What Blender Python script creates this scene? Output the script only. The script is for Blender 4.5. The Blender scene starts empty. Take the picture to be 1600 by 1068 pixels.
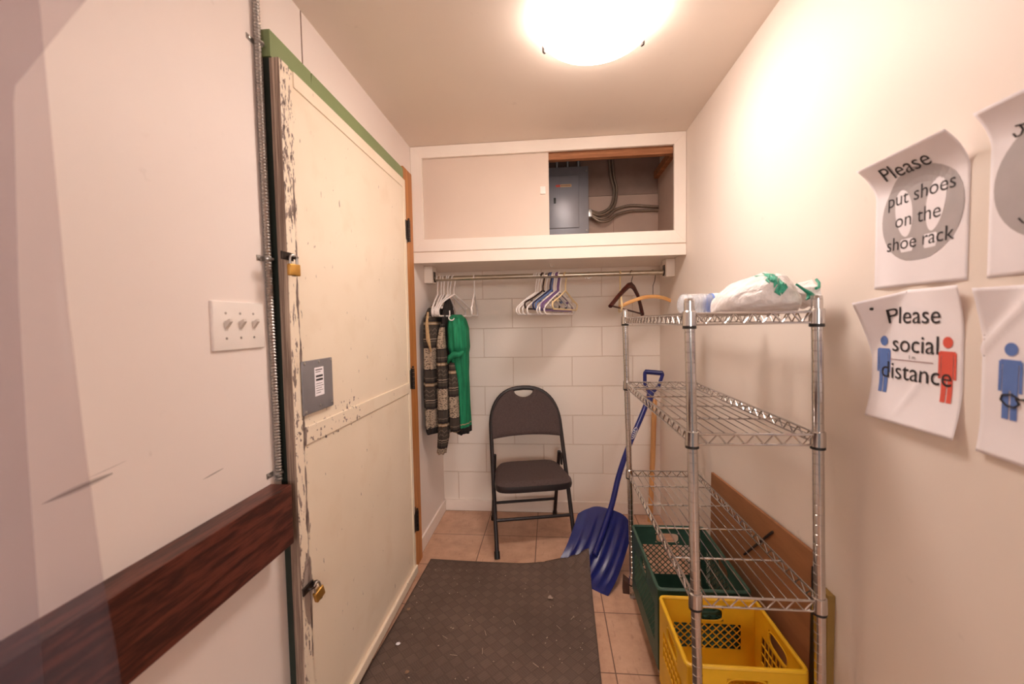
import bpy, bmesh, math, random
from mathutils import Vector, Matrix, noise

random.seed(7)
S = bpy.context.scene
COL = S.collection

# ------------------------------------------------------------------ camera, light, exposure
CAM_Z = 1.3299
PITCH, YAW, ROLL, FPX = -0.0463, 0.0920, -0.0187, 650.22
fw = Vector((-math.sin(YAW) * math.cos(PITCH), math.cos(YAW) * math.cos(PITCH), math.sin(PITCH)))
rt0 = Vector((math.cos(YAW), math.sin(YAW), 0))
up0 = rt0.cross(fw)
rt = rt0 * math.cos(ROLL) + up0 * math.sin(ROLL)
up = -rt0 * math.sin(ROLL) + up0 * math.cos(ROLL)
cd = bpy.data.cameras.new('camera')
cd.sensor_width = 36
cd.lens = FPX * 36 / 1600
cd.clip_start = 0.01
cd.dof.use_dof = True
cd.dof.focus_distance = 2.3
cd.dof.aperture_fstop = 2.8
cam = bpy.data.objects.new('camera', cd)
COL.objects.link(cam)
mw = Matrix((rt, up, -fw)).transposed().to_4x4()
mw.translation = (0, 0, CAM_Z)
cam.matrix_world = mw
S.camera = cam

wd = bpy.data.worlds.new('world')
S.world = wd
wd.use_nodes = True
wd.node_tree.nodes['Background'].inputs[0].default_value = (1.0, 0.86, 0.82, 1)
wd.node_tree.nodes['Background'].inputs[1].default_value = 0.22

LAMP_STRENGTH = 34.0
LAMP_COLOR = (1.0, 0.852, 0.765)
S.view_settings.view_transform = 'Standard'
S.view_settings.look = 'None'
S.view_settings.gamma = 1
S.view_settings.use_curve_mapping = False
S.view_settings.exposure = 0.17
S.cycles.max_bounces = 24
S.cycles.diffuse_bounces = 16
S.cycles.transparent_max_bounces = 24

# fill light added behind the camera, standing in for the adjoining hall
hl = bpy.data.lights.new('rear_fill_light', 'AREA')
hl.shape = 'RECTANGLE'
hl.size, hl.size_y = 1.4, 0.9
hl.energy = 64
hl.color = (1.0, 0.89, 0.81)
ho = bpy.data.objects.new('rear_fill_light', hl)
COL.objects.link(ho)
ho.location = (0.75, -3.4, 1.75)
ho.rotation_euler = (math.radians(87), 0, math.radians(8))

# ------------------------------------------------------------------ room numbers (metres)
XL, XR, YB, YC, H, YN = -0.772, 0.7334, 2.873, 2.327, 2.327, -1.3
PI = math.pi


# ------------------------------------------------------------------ helpers
def lin(r, g, b):
    f = lambda v: (v / 255 / 12.92) if v / 255 <= 0.04045 else ((v / 255 + 0.055) / 1.055) ** 2.4
    return (f(r), f(g), f(b), 1)


class NT:
    def __init__(self, name):
        self.m = bpy.data.materials.new(name)
        self.m.use_nodes = True
        self.t = self.m.node_tree
        self.b = self.t.nodes['Principled BSDF']

    def n(self, typ, **kw):
        x = self.t.nodes.new(typ)
        for k, v in kw.items():
            if isinstance(k, str) and k.startswith('i_'):
                x.inputs[k[2:].replace('_', ' ')].default_value = v
            else:
                setattr(x, k, v)
        return x

    def l(self, a, b):
        self.t.links.new(a, b)

    def math(self, op, a, b=None, c=None, clamp=False):
        x = self.t.nodes.new('ShaderNodeMath')
        x.operation = op
        x.use_clamp = clamp
        for i, v in enumerate((a, b, c)):
            if v is None:
                continue
            if isinstance(v, (int, float)):
                x.inputs[i].default_value = v
            else:
                self.l(v, x.inputs[i])
        return x.outputs[0]

    def coord(self):
        tc = self.n('ShaderNodeTexCoord')
        return tc.outputs['Object']

    def xyz(self, v):
        s = self.n('ShaderNodeSeparateXYZ')
        self.l(v, s.inputs[0])
        return s.outputs

    def vec(self, x, y, z):
        c = self.n('ShaderNodeCombineXYZ')
        for i, v in enumerate((x, y, z)):
            if isinstance(v, (int, float)):
                c.inputs[i].default_value = v
            else:
                self.l(v, c.inputs[i])
        return c.outputs[0]

    def scale(self, v, s):
        mp = self.n('ShaderNodeMapping')
        self.l(v, mp.inputs[0])
        mp.inputs['Scale'].default_value = s
        return mp.outputs[0]

    def noise(self, v, sc, det=3, rough=0.5):
        x = self.n('ShaderNodeTexNoise')
        self.l(v, x.inputs['Vector'])
        x.inputs['Scale'].default_value = sc
        x.inputs['Detail'].default_value = det
        x.inputs['Roughness'].default_value = rough
        return x.outputs[0]

    def ramp(self, fac, stops, interp='LINEAR'):
        r = self.n('ShaderNodeValToRGB')
        r.color_ramp.interpolation = interp
        e = r.color_ramp.elements
        while len(e) < len(stops):
            e.new(0.5)
        for el, (p, c) in zip(e, stops):
            el.position = p
            el.color = c if isinstance(c, (tuple, list)) else (c, c, c, 1)
        self.l(fac, r.inputs[0])
        return r.outputs[0]

    def mix(self, fac, a, b, typ='MIX'):
        x = self.n('ShaderNodeMix', data_type='RGBA', blend_type=typ)
        for sock, v in ((x.inputs[0], fac), (x.inputs[6], a), (x.inputs[7], b)):
            if isinstance(v, (int, float)):
                sock.default_value = v
            elif isinstance(v, (tuple, list)):
                sock.default_value = v
            else:
                self.l(v, sock)
        return x.outputs[2]

    def bump(self, h, strength=0.3, dist=0.002):
        x = self.n('ShaderNodeBump')
        x.inputs['Strength'].default_value = strength
        x.inputs['Distance'].default_value = dist
        self.l(h, x.inputs['Height'])
        self.l(x.outputs[0], self.b.inputs['Normal'])

    def base(self, c):
        if isinstance(c, (tuple, list)):
            self.b.inputs['Base Color'].default_value = c
        else:
            self.l(c, self.b.inputs['Base Color'])

    def set(self, rough=0.5, metal=0.0, spec=None):
        self.b.inputs['Roughness'].default_value = rough
        self.b.inputs['Metallic'].default_value = metal
        if spec is not None:
            self.b.inputs['Specular IOR Level'].default_value = spec
        return self.m


def plain(name, col, rough=0.5, metal=0.0, var=0.08, sc=12, bump=0.0, spec=None):
    k = NT(name)
    co = k.coord()
    nz = k.noise(co, sc, 4)
    dark = tuple(v * (1 - var) for v in col[:3]) + (1,)
    lite = tuple(min(1, v * (1 + var)) for v in col[:3]) + (1,)
    k.base(k.ramp(nz, [(0.3, dark), (0.7, lite)]))
    if bump:
        k.bump(k.noise(co, sc * 8, 3), bump, 0.001)
    return k.set(rough, metal, spec)


class MB:
    """collects shapes; build() links them as ONE mesh object"""

    def __init__(self):
        self.v = []
        self.f = []

    def add(self, vs, fs):
        o = len(self.v)
        self.v += [Vector(p) for p in vs]
        self.f += [tuple(i + o for i in q) for q in fs]
        return self

    def box(self, x0, x1, y0, y1, z0, z1):
        vs = [(x, y, z) for x in (x0, x1) for y in (y0, y1) for z in (z0, z1)]
        return self.add(vs, [(0, 1, 3, 2), (4, 6, 7, 5), (0, 4, 5, 1), (2, 3, 7, 6), (0, 2, 6, 4), (1, 5, 7, 3)])

    def rbox(self, c, size, r=0.004, rot=None, seg=3):
        """rounded box"""
        bm = bmesh.new()
        bmesh.ops.create_cube(bm, size=1)
        bmesh.ops.scale(bm, vec=size, verts=bm.verts)
        bmesh.ops.bevel(bm, geom=bm.edges[:] + bm.verts[:], offset=r, segments=seg, profile=0.5, affect='EDGES')
        M = Matrix.Translation(c) @ (rot.to_4x4() if rot else Matrix.Identity(4))
        bm.verts.index_update()
        self.add([M @ v.co for v in bm.verts], [[v.index for v in f.verts] for f in bm.faces])
        bm.free()
        return self

    def tube(self, pts, r, seg=8, closed=False, caps=True):
        pts = [Vector(p) for p in pts]
        n = len(pts)
        rs = r if isinstance(r, (list, tuple)) else [r] * n
        tang = []
        for i in range(n):
            if closed:
                t = pts[(i + 1) % n] - pts[i - 1]
            else:
                t = pts[min(i + 1, n - 1)] - pts[max(i - 1, 0)]
            tang.append(t.normalized() if t.length > 1e-9 else Vector((0, 0, 1)))
        t = tang[0]
        a = Vector((0, 0, 1)) if abs(t.z) < 0.9 else Vector((1, 0, 0))
        nrm = (a - t * a.dot(t)).normalized()
        vs, fs = [], []
        for i in range(n):
            t = tang[i]
            nrm = (nrm - t * nrm.dot(t))
            nrm = nrm.normalized() if nrm.length > 1e-6 else t.orthogonal().normalized()
            bn = t.cross(nrm)
            for k in range(seg):
                an = 2 * PI * k / seg
                vs.append(pts[i] + (nrm * math.cos(an) + bn * math.sin(an)) * rs[i])
        m = n if closed else n - 1
        for i in range(m):
            j = (i + 1) % n
            for k in range(seg):
                k2 = (k + 1) % seg
                fs.append((i * seg + k, i * seg + k2, j * seg + k2, j * seg + k))
        if caps and not closed:
            fs.append(tuple(reversed(range(seg))))
            fs.append(tuple((n - 1) * seg + k for k in range(seg)))
        return self.add(vs, fs)

    def cyl(self, p0, p1, r, seg=16):
        return self.tube([p0, p1], r, seg)

    def lathe(self, prof, origin, axis=(0, 0, 1), seg=32):
        """prof: list of (radius, height)"""
        ax = Vector(axis).normalized()
        u = ax.orthogonal().normalized()
        w = ax.cross(u)
        o = Vector(origin)
        vs = []
        for r, h in prof:
            for k in range(seg):
                a = 2 * PI * k / seg
                vs.append(o + ax * h + (u * math.cos(a) + w * math.sin(a)) * r)
        fs = []
        for i in range(len(prof) - 1):
            for k in range(seg):
                k2 = (k + 1) % seg
                fs.append((i * seg + k, i * seg + k2, (i + 1) * seg + k2, (i + 1) * seg + k))
        fs.append(tuple(reversed(range(seg))))
        fs.append(tuple((len(prof) - 1) * seg + k for k in range(seg)))
        return self.add(vs, fs)

    def grid(self, fn, nu, nv, thick=None):
        """fn(u,v)->point, u,v in 0..1; thick gives a second skin shifted by a vector"""
        P = [Vector(fn(i / nu, j / nv)) for j in range(nv + 1) for i in range(nu + 1)]
        w = nu + 1
        F = [(j * w + i, j * w + i + 1, (j + 1) * w + i + 1, (j + 1) * w + i) for j in range(nv) for i in range(nu)]
        if thick is None:
            return self.add(P, F)
        t = Vector(thick)
        n = len(P)
        vs = P + [p + t for p in P]
        fs = F + [tuple(n + i for i in reversed(q)) for q in F]
        edge = [i for i in range(w)] + [j * w + nu for j in range(1, nv + 1)] + [nv * w + i for i in range(nu - 1, -1, -1)] + [j * w for j in range(nv - 1, 0, -1)]
        for a, b in zip(edge, edge[1:] + edge[:1]):
            fs.append((b, a, n + a, n + b))
        return self.add(vs, fs)

    def prism(self, poly, d):
        """polygon (3d points) extruded by vector d"""
        d = Vector(d)
        n = len(poly)
        vs = [Vector(p) for p in poly] + [Vector(p) + d for p in poly]
        fs = [tuple(reversed(range(n))), tuple(range(n, 2 * n))] + [(i, (i + 1) % n, n + (i + 1) % n, n + i) for i in range(n)]
        return self.add(vs, fs)

    def build(self, name, mat, parent=None, smooth=False, bevel=0.0, world=True, rn=True):
        """world=True: the coordinates are world ones and the parent's place is taken off"""
        off = Vector((0, 0, 0))
        if parent is not None and world:
            q = parent
            while q is not None:
                off += q.location
                q = q.parent
        me = bpy.data.meshes.new(name)
        me.from_pydata([p - off for p in self.v], [], self.f)
        me.validate()
        if rn:
            bm = bmesh.new()
            bm.from_mesh(me)
            bmesh.ops.recalc_face_normals(bm, faces=bm.faces)
            bm.to_mesh(me)
            bm.free()
        me.materials.append(mat)
        if smooth:
            for p in me.polygons:
                p.use_smooth = True
            if smooth != 'all':
                me.set_sharp_from_angle(angle=math.radians(40))
        o = bpy.data.objects.new(name, me)
        COL.objects.link(o)
        if parent is not None:
            o.parent = parent
        if bevel:
            b = o.modifiers.new('bevel', 'BEVEL')
            b.width = bevel
            b.segments = 2
            b.limit_method = 'ANGLE'
        return o


def tag(o, label, cat, group=None, kind=None):
    o['label'] = label
    o['category'] = cat
    if group:
        o['group'] = group
    if kind:
        o['kind'] = kind
    return o


def thing(name, label, cat, loc=(0, 0, 0), rz=0, group=None, kind=None):
    o = bpy.data.objects.new(name, None)
    COL.objects.link(o)
    o.empty_display_size = 0.05
    o.location = loc
    o.rotation_euler = (0, 0, rz)
    return tag(o, label, cat, group, kind)


def struct(o, label=None, cat=None):
    o['kind'] = 'structure'
    if label:
        o['label'] = label
        o['category'] = cat
    return o


def dup(root, loc, rz, label=None):
    r = root.copy()
    COL.objects.link(r)
    r.location = loc
    r.rotation_euler = (0, 0, rz)
    if label:
        r['label'] = label
    for ch in list(root.children):
        c = ch.copy()
        COL.objects.link(c)
        c.parent = r
        for g in list(ch.children):
            d = g.copy()
            COL.objects.link(d)
            d.parent = c
    return r


def arc(c, r, a0, a1, n, ax=(1, 0, 0), ay=(0, 0, 1)):
    c, ax, ay = Vector(c), Vector(ax), Vector(ay)
    return [c + ax * (r * math.cos(a0 + (a1 - a0) * i / n)) + ay * (r * math.sin(a0 + (a1 - a0) * i / n)) for i in range(n + 1)]


def rounded(pts, r, n=4):
    """round the inner corners of an open polyline"""
    pts = [Vector(p) for p in pts]
    out = [pts[0]]
    for a, b, c in zip(pts, pts[1:], pts[2:]):
        d0 = (a - b)
        d1 = (c - b)
        q = min(r, d0.length * 0.49, d1.length * 0.49)
        p0 = b + d0.normalized() * q
        p1 = b + d1.normalized() * q
        for i in range(n + 1):
            t = i / n
            out.append(p0 * (1 - t) ** 2 + b * 2 * t * (1 - t) + p1 * t * t)
    out.append(pts[-1])
    return out


# ------------------------------------------------------------------ materials
def wall_mat(name, col, scuffs=()):
    k = NT(name)
    co = k.coord()
    n1 = k.noise(co, 1.7, 4)
    n2 = k.noise(co, 26, 3)
    c1 = tuple(v * 0.95 for v in col[:3]) + (1,)
    c = k.ramp(n1, [(0.3, c1), (0.7, col)])
    dirt = k.ramp(n2, [(0.66, 0.0), (0.74, 1.0)])
    sp = k.ramp(k.noise(co, 5, 2), [(0.55, 0.0), (0.75, 0.22)])
    c = k.mix(k.math('MULTIPLY', dirt, sp), c, lin(150, 135, 120))
    x, y, z = k.xyz(co)
    for (y0, y1, z0, z1, w) in scuffs:      # rubbed marks with a shape of their own
        t = k.math('DIVIDE', k.math('SUBTRACT', y, y0), y1 - y0, clamp=True)
        zz = k.math('ADD', k.math('MULTIPLY', t, z1 - z0), z0)
        wd_ = k.math('MULTIPLY', k.math('MULTIPLY', t, k.math('SUBTRACT', 1.08, t)), w * 4)
        dd = k.math('ABSOLUTE', k.math('SUBTRACT', z, zz))
        mk = k.math('MULTIPLY', k.math('LESS_THAN', dd, wd_), k.math('MULTIPLY', k.math('GREATER_THAN', y, y0), k.math('LESS_THAN', y, y1)))
        soft = k.math('SUBTRACT', 1.0, k.math('DIVIDE', dd, k.math('ADD', wd_, 0.0001)), clamp=True)
        mk = k.math('MULTIPLY', mk, k.math('MULTIPLY', soft, 0.75))
        c = k.mix(mk, c, lin(70, 50, 45))
    k.base(c)
    k.bump(k.noise(co, 90, 2), 0.06, 0.002)
    return k.set(0.55)


PAINT = lin(240, 230, 224)
M_left = wall_mat('paint_left', PAINT, [(0.55, 0.655, 1.068, 1.078, 0.006), (0.61, 0.68, 1.083, 1.092, 0.0006), (0.84, 0.90, 0.995, 1.0, 0.002)])
M_right = wall_mat('paint_right', lin(241, 231, 222))
M_ceil = wall_mat('paint_ceiling', lin(236, 224, 212))
M_cab = plain('cabinet_paint', lin(240, 230, 220), 0.5, var=0.03, sc=4)
M_cabpanel = plain('cabinet_panel_paint', lin(220, 202, 188), 0.55, var=0.03, sc=3)
M_base = plain('baseboard_paint', lin(240, 230, 222), 0.45, var=0.03)
M_drywall = plain('bare_drywall', lin(190, 165, 150), 0.8, var=0.08, sc=5)
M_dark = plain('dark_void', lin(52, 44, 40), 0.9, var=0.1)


def block_mat():
    k = NT('painted_block')
    co = k.coord()
    x, y, z = k.xyz(co)
    br = k.n('ShaderNodeTexBrick')
    k.l(k.vec(k.math('ADD', x, 0.4625 + 4.064), k.math('SUBTRACT', z, 0.074 - 0.2032 * 4 + 0.2032 * 0), 0), br.inputs['Vector'])
    br.offset = 0.5
    br.inputs['Scale'].default_value = 1
    br.inputs['Brick Width'].default_value = 0.4064
    br.inputs['Row Height'].default_value = 0.2032
    br.inputs['Mortar Size'].default_value = 0.003
    br.inputs['Mortar Smooth'].default_value = 0.25
    br.inputs['Color1'].default_value = lin(242, 233, 224)
    br.inputs['Color2'].default_value = lin(238, 229, 220)
    br.inputs['Mortar'].default_value = lin(222, 207, 194)
    k.base(br.outputs['Color'])
    h = k.math('SUBTRACT', k.math('MULTIPLY', k.noise(co, 70, 4, 0.7), 0.18), k.math('MULTIPLY', br.outputs['Fac'], 1.0))
    k.bump(h, 0.8, 0.006)
    return k.set(0.5)


def tile_mat():
    k = NT('ceramic_tile')
    co = k.coord()
    x, y, z = k.xyz(co)
    br = k.n('ShaderNodeTexBrick')
    k.l(k.vec(k.math('ADD', x, 3.3 - 0.228), k.math('ADD', y, 3.3 - 1.54), 0), br.inputs['Vector'])
    br.offset = 0.0
    br.inputs['Scale'].default_value = 1
    br.inputs['Brick Width'].default_value = 0.33
    br.inputs['Row Height'].default_value = 0.33
    br.inputs['Mortar Size'].default_value = 0.0028
    br.inputs['Mortar Smooth'].default_value = 0.3
    n1 = k.noise(co, 9, 6, 0.65)
    t = k.ramp(n1, [(0.3, lin(184, 144, 120)), (0.5, lin(203, 163, 137)), (0.7, lin(216, 178, 152))])
    sp = k.ramp(k.noise(k.scale(co, (60, 14, 1)), 1.0, 3), [(0.62, 0.0), (0.7, 0.35)])
    t = k.mix(sp, t, lin(150, 108, 88))
    k.base(k.mix(br.outputs['Fac'], t, lin(120, 92, 78)))
    k.bump(k.math('SUBTRACT', k.math('MULTIPLY', n1, 0.12), br.outputs['Fac']), 0.5, 0.003)
    return k.set(0.42)


def wood_mat(name, c0, c1, axis='Y', sc=14, rough=0.45, bands=9, stretch=0.06):
    k = NT(name)
    co = k.coord()
    s = {'X': (stretch, 1, 1), 'Y': (1, stretch, 1), 'Z': (1, 1, stretch)}[axis]
    v = k.scale(co, tuple(q * sc for q in s))
    n1 = k.noise(v, 1.0, 6, 0.65)
    v2 = k.scale(co, tuple(q * sc * 7 for q in s))
    n2 = k.noise(v2, 1.0, 3, 0.6)
    f = k.math('FRACT', k.math('MULTIPLY', n1, bands))
    f = k.math('ADD', k.math('MULTIPLY', k.math('ABSOLUTE', k.math('SUBTRACT', f, 0.5)), 1.2), k.math('MULTIPLY', n2, 0.45))
    k.base(k.ramp(f, [(0.25, c0), (0.85, c1)]))
    k.bump(n2, 0.12, 0.001)
    return k.set(rough)


M_railwood = wood_mat('dark_red_wood', lin(54, 24, 19), lin(104, 54, 42), 'Y', 16, 0.42, 7, 0.1)
M_amber = wood_mat('amber_wood', lin(176, 112, 56), lin(212, 150, 86), 'Z', 30, 0.5, 3, 0.05)
M_beam = wood_mat('beam_wood', lin(150, 96, 60), lin(190, 130, 88), 'X', 30, 0.7, 3, 0.06)
M_handle = wood_mat('pale_wood', lin(196, 138, 84), lin(222, 168, 110), 'Z', 40, 0.5, 2, 0.04)
M_hangerlight = wood_mat('varnished_beech', lin(206, 148, 84), lin(228, 176, 112), 'X', 30, 0.35, 2, 0.1)
M_hangerdark = wood_mat('mahogany', lin(58, 20, 16), lin(92, 36, 28), 'X', 30, 0.3, 3, 0.1)
M_board = wood_mat('brown_board', lin(132, 88, 56), lin(160, 110, 72), 'Y', 7, 0.7, 2, 0.15)
M_board2 = plain('mustard_board', lin(150, 120, 62), 0.7, var=0.12)
M_green = plain('green_paint', lin(132, 150, 104), 0.4, var=0.06, sc=6)
M_greendark = plain('dark_green_paint', lin(34, 46, 40), 0.5, var=0.1, sc=6)


def door_mat():
    k = NT('peeling_cream_paint')
    co = k.coord()             # local: y 0..0.98 from the latch edge, z height
    x, y, z = k.xyz(co)
    n0 = k.noise(co, 2.2, 4)
    c = k.ramp(n0, [(0.3, lin(236, 222, 200)), (0.7, lin(243, 230, 210))])
    under = k.ramp(k.noise(co, 24, 3), [(0.35, lin(92, 76, 70)), (0.65, lin(150, 134, 126))])
    # flaking, thick near the latch edge
    nf = k.noise(k.scale(co, (40, 60, 18)), 1.0, 6, 0.7)
    near = k.math('SUBTRACT', 1.0, k.math('DIVIDE', y, 0.085), clamp=True)
    f1 = k.math('GREATER_THAN', k.math('ADD', nf, k.math('MULTIPLY', near, 0.135)), 0.675)
    # worn vertical groove next to the latch stile
    wob = k.math('MULTIPLY', k.math('SUBTRACT', k.noise(k.vec(0, 0, k.math('MULTIPLY', z, 6)), 1.0, 5), 0.5), 0.03)
    gd = k.math('ABSOLUTE', k.math('SUBTRACT', k.math('ADD', y, wob), 0.044))
    gw = k.math('MULTIPLY', k.math('SUBTRACT', k.noise(k.vec(3, 1, k.math('MULTIPLY', z, 11)), 1.0, 4), 0.28), 0.034)
    zg = k.math('MULTIPLY', k.math('LESS_THAN', z, 1.75), k.math('GREATER_THAN', z, 0.35))
    f2 = k.math('MULTIPLY', k.math('LESS_THAN', gd, gw), zg)
    # small vertical chips all over
    nc = k.noise(k.scale(co, (20, 48, 9)), 1.0, 3, 0.6)
    f3 = k.math('GREATER_THAN', nc, 0.755)
    # chipped upper corner and mid rail edge
    up_ = k.math('MULTIPLY', k.math('GREATER_THAN', z, 1.62), k.math('LESS_THAN', y, 0.06))
    f4 = k.math('MULTIPLY', up_, k.math('GREATER_THAN', k.noise(k.scale(co, (60, 90, 34)), 1.0, 5, 0.7), 0.55))
    md = k.math('MULTIPLY', k.math('LESS_THAN', k.math('ABSOLUTE', k.math('SUBTRACT', z, 1.02)), 0.05), k.math('LESS_THAN', y, 0.40))
    f5 = k.math('MULTIPLY', md, k.math('GREATER_THAN', k.noise(k.scale(co, (60, 60, 60)), 1.0, 3), 0.635))
    fl = f1
    for q in (f2, f3, f4, f5):
        fl = k.math('MAXIMUM', fl, q)
    # grey smear round the lower lock and on the panel under the mid rail
    dl = k.math('ADD', k.math('POWER', k.math('DIVIDE', k.math('SUBTRACT', y, 0.035), 0.03), 2), k.math('POWER', k.math('DIVIDE', k.math('SUBTRACT', z, 0.56), 0.13), 2))
    sm = k.math('MULTIPLY', k.math('LESS_THAN', k.math('ADD', dl, k.math('MULTIPLY', nf, 1.2)), 1.35), 0.8)
    c = k.mix(sm, c, lin(150, 136, 130))
    rub = k.math('MULTIPLY', k.ramp(k.noise(co, 7, 4), [(0.55, 0.0), (0.72, 0.5)]), 0.5)
    c = k.mix(rub, c, lin(220, 198, 168))
    k.base(k.mix(fl, c, under))
    k.bump(k.math('SUBTRACT', k.math('MULTIPLY', k.noise(co, 30, 3), 0.3), fl), 0.35, 0.0015)
    return k.set(0.36)


M_door = door_mat()
M_dooredge = wood_mat('worn_door_edge', lin(120, 100, 88), lin(206, 186, 166), 'Z', 60, 0.6, 3, 0.02)
M_steel = plain('galvanised_steel', lin(176, 172, 168), 0.32, 0.9, 0.1, 40)
M_chrome = plain('chrome', lin(205, 202, 200), 0.14, 1.0, 0.04, 30)
M_rodsteel = plain('zinc_tube', lin(190, 178, 160), 0.28, 0.85, 0.08, 20)
M_black = plain('black_plastic', lin(24, 22, 23), 0.45, var=0.1)
M_hinge = plain('dark_hinge_metal', lin(58, 50, 46), 0.38, 0.7, 0.3, 60)
M_brass = plain('brass', lin(196, 150, 76), 0.34, 0.75, 0.12, 40)
M_greyplate = plain('grey_steel_plate', lin(134, 132, 136), 0.45, 0.2, 0.08, 20)
M_panelgrey = plain('panel_grey_enamel', lin(134, 132, 138), 0.36, 0.2, 0.05, 10)
M_panelgrey2 = plain('panel_door_enamel', lin(142, 140, 146), 0.33, 0.2, 0.05, 10)
M_whiteplastic = plain('white_plastic', lin(238, 232, 226), 0.4, var=0.03)
M_toggle = plain('toggle_plastic', lin(214, 206, 198), 0.35, var=0.03)
M_white = plain('white_hanger_plastic', lin(236, 230, 228), 0.35, var=0.03)
M_cream = plain('cream_hanger_plastic', lin(232, 208, 160), 0.35, var=0.03)
M_navy = plain('navy_hanger_plastic', lin(40, 52, 92), 0.35, var=0.05)
M_blue = plain('blue_hanger_plastic', lin(88, 118, 176), 0.35, var=0.05)
M_purple = plain('purple_hanger_plastic', lin(116, 88, 136), 0.35, var=0.05)
M_brownpl = plain('brown_hanger_plastic', lin(52, 32, 28), 0.35, var=0.05)
M_paper = plain('paper', lin(244, 240, 246), 0.7, var=0.015, sc=20)
M_ink = plain('black_ink', lin(42, 38, 42), 0.7, var=0.05)
M_greyink = plain('grey_ink', lin(178, 172, 174), 0.7, var=0.05, sc=20)
M_blueink = plain('blue_ink', lin(96, 128, 196), 0.7, var=0.05, sc=40)
M_redink = plain('red_ink', lin(226, 94, 78), 0.7, var=0.05, sc=40)
M_seam = plain('crack_shadow_gap', lin(120, 96, 84), 0.9)
M_shovel = plain('blue_shovel_plastic', lin(30, 38, 108), 0.32, var=0.12, sc=20, bump=0.03)
M_shaft = plain('blue_shaft', lin(26, 34, 112), 0.3, var=0.1, sc=20)
M_chairframe = plain('chair_frame_paint', lin(44, 38, 40), 0.35, 0.3, 0.1, 30)
M_gcrate = plain('green_crate_plastic', lin(50, 84, 70), 0.45, var=0.12, sc=25)
M_ycrate = plain('yellow_crate_plastic', lin(228, 180, 32), 0.42, var=0.07, sc=14)
M_mark = plain('black_mark', lin(40, 30, 26), 0.7)
M_leaf = plain('dry_leaf', lin(150, 116, 92), 0.8, var=0.15, sc=60)


def fabric_mat():
    k = NT('chair_fabric')
    co = k.coord()
    n = k.noise(k.scale(co, (320, 320, 320)), 1.0, 2)
    k.base(k.ramp(n, [(0.3, lin(60, 46, 46)), (0.7, lin(92, 76, 74))]))
    k.bump(n, 0.4, 0.001)
    return k.set(0.85)


M_fabric = fabric_mat()


def mat_mat():
    k = NT('ribbed_rubber_carpet')
    co = k.coord()
    x, y, z = k.xyz(co)
    a = k.math('MULTIPLY', k.math('ADD', x, y), 0.7071)
    b = k.math('MULTIPLY', k.math('SUBTRACT', x, y), 0.7071)
    ck = k.n('ShaderNodeTexChecker')
    k.l(k.vec(a, b, 0), ck.inputs['Vector'])
    ck.inputs['Scale'].default_value = 1 / 0.042
    ra = k.math('SINE', k.math('MULTIPLY', a, 2 * PI / 0.0085))
    rb = k.math('SINE', k.math('MULTIPLY', b, 2 * PI / 0.0085))
    f = ck.outputs['Fac']
    rib = k.math('ADD', k.math('MULTIPLY', ra, f), k.math('MULTIPLY', rb, k.math('SUBTRACT', 1.0, f)))
    # outline of every cell
    ga = k.math('ABSOLUTE', k.math('SUBTRACT', k.math('FRACT', k.math('DIVIDE', a, 0.042)), 0.5))
    gb = k.math('ABSOLUTE', k.math('SUBTRACT', k.math('FRACT', k.math('DIVIDE', b, 0.042)), 0.5))
    g = k.math('GREATER_THAN', k.math('MAXIMUM', ga, gb), 0.45)
    n1 = k.noise(co, 3.2, 4)
    n2 = k.noise(co, 160, 2)
    c = k.ramp(n1, [(0.3, lin(96, 78, 70)), (0.7, lin(120, 100, 90))])
    c = k.mix(k.math('MULTIPLY', f, 0.22), c, lin(70, 56, 52))  # every other cell darkened, painting facets that catch less light
    c = k.mix(k.math('MULTIPLY', g, 0.25), c, lin(48, 38, 36))
    c = k.mix(k.math('MULTIPLY', k.math('ADD', k.math('MULTIPLY', rib, 0.5), 0.5), 0.22), c, lin(58, 47, 44))
    c = k.mix(k.ramp(n2, [(0.6, 0.0), (0.8, 0.3)]), c, lin(140, 122, 110))
    k.base(c)
    k.bump(k.math('SUBTRACT', k.math('MULTIPLY', rib, 0.5), k.math('MULTIPLY', g, 0.8)), 0.4, 0.002)
    return k.set(0.85)


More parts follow.
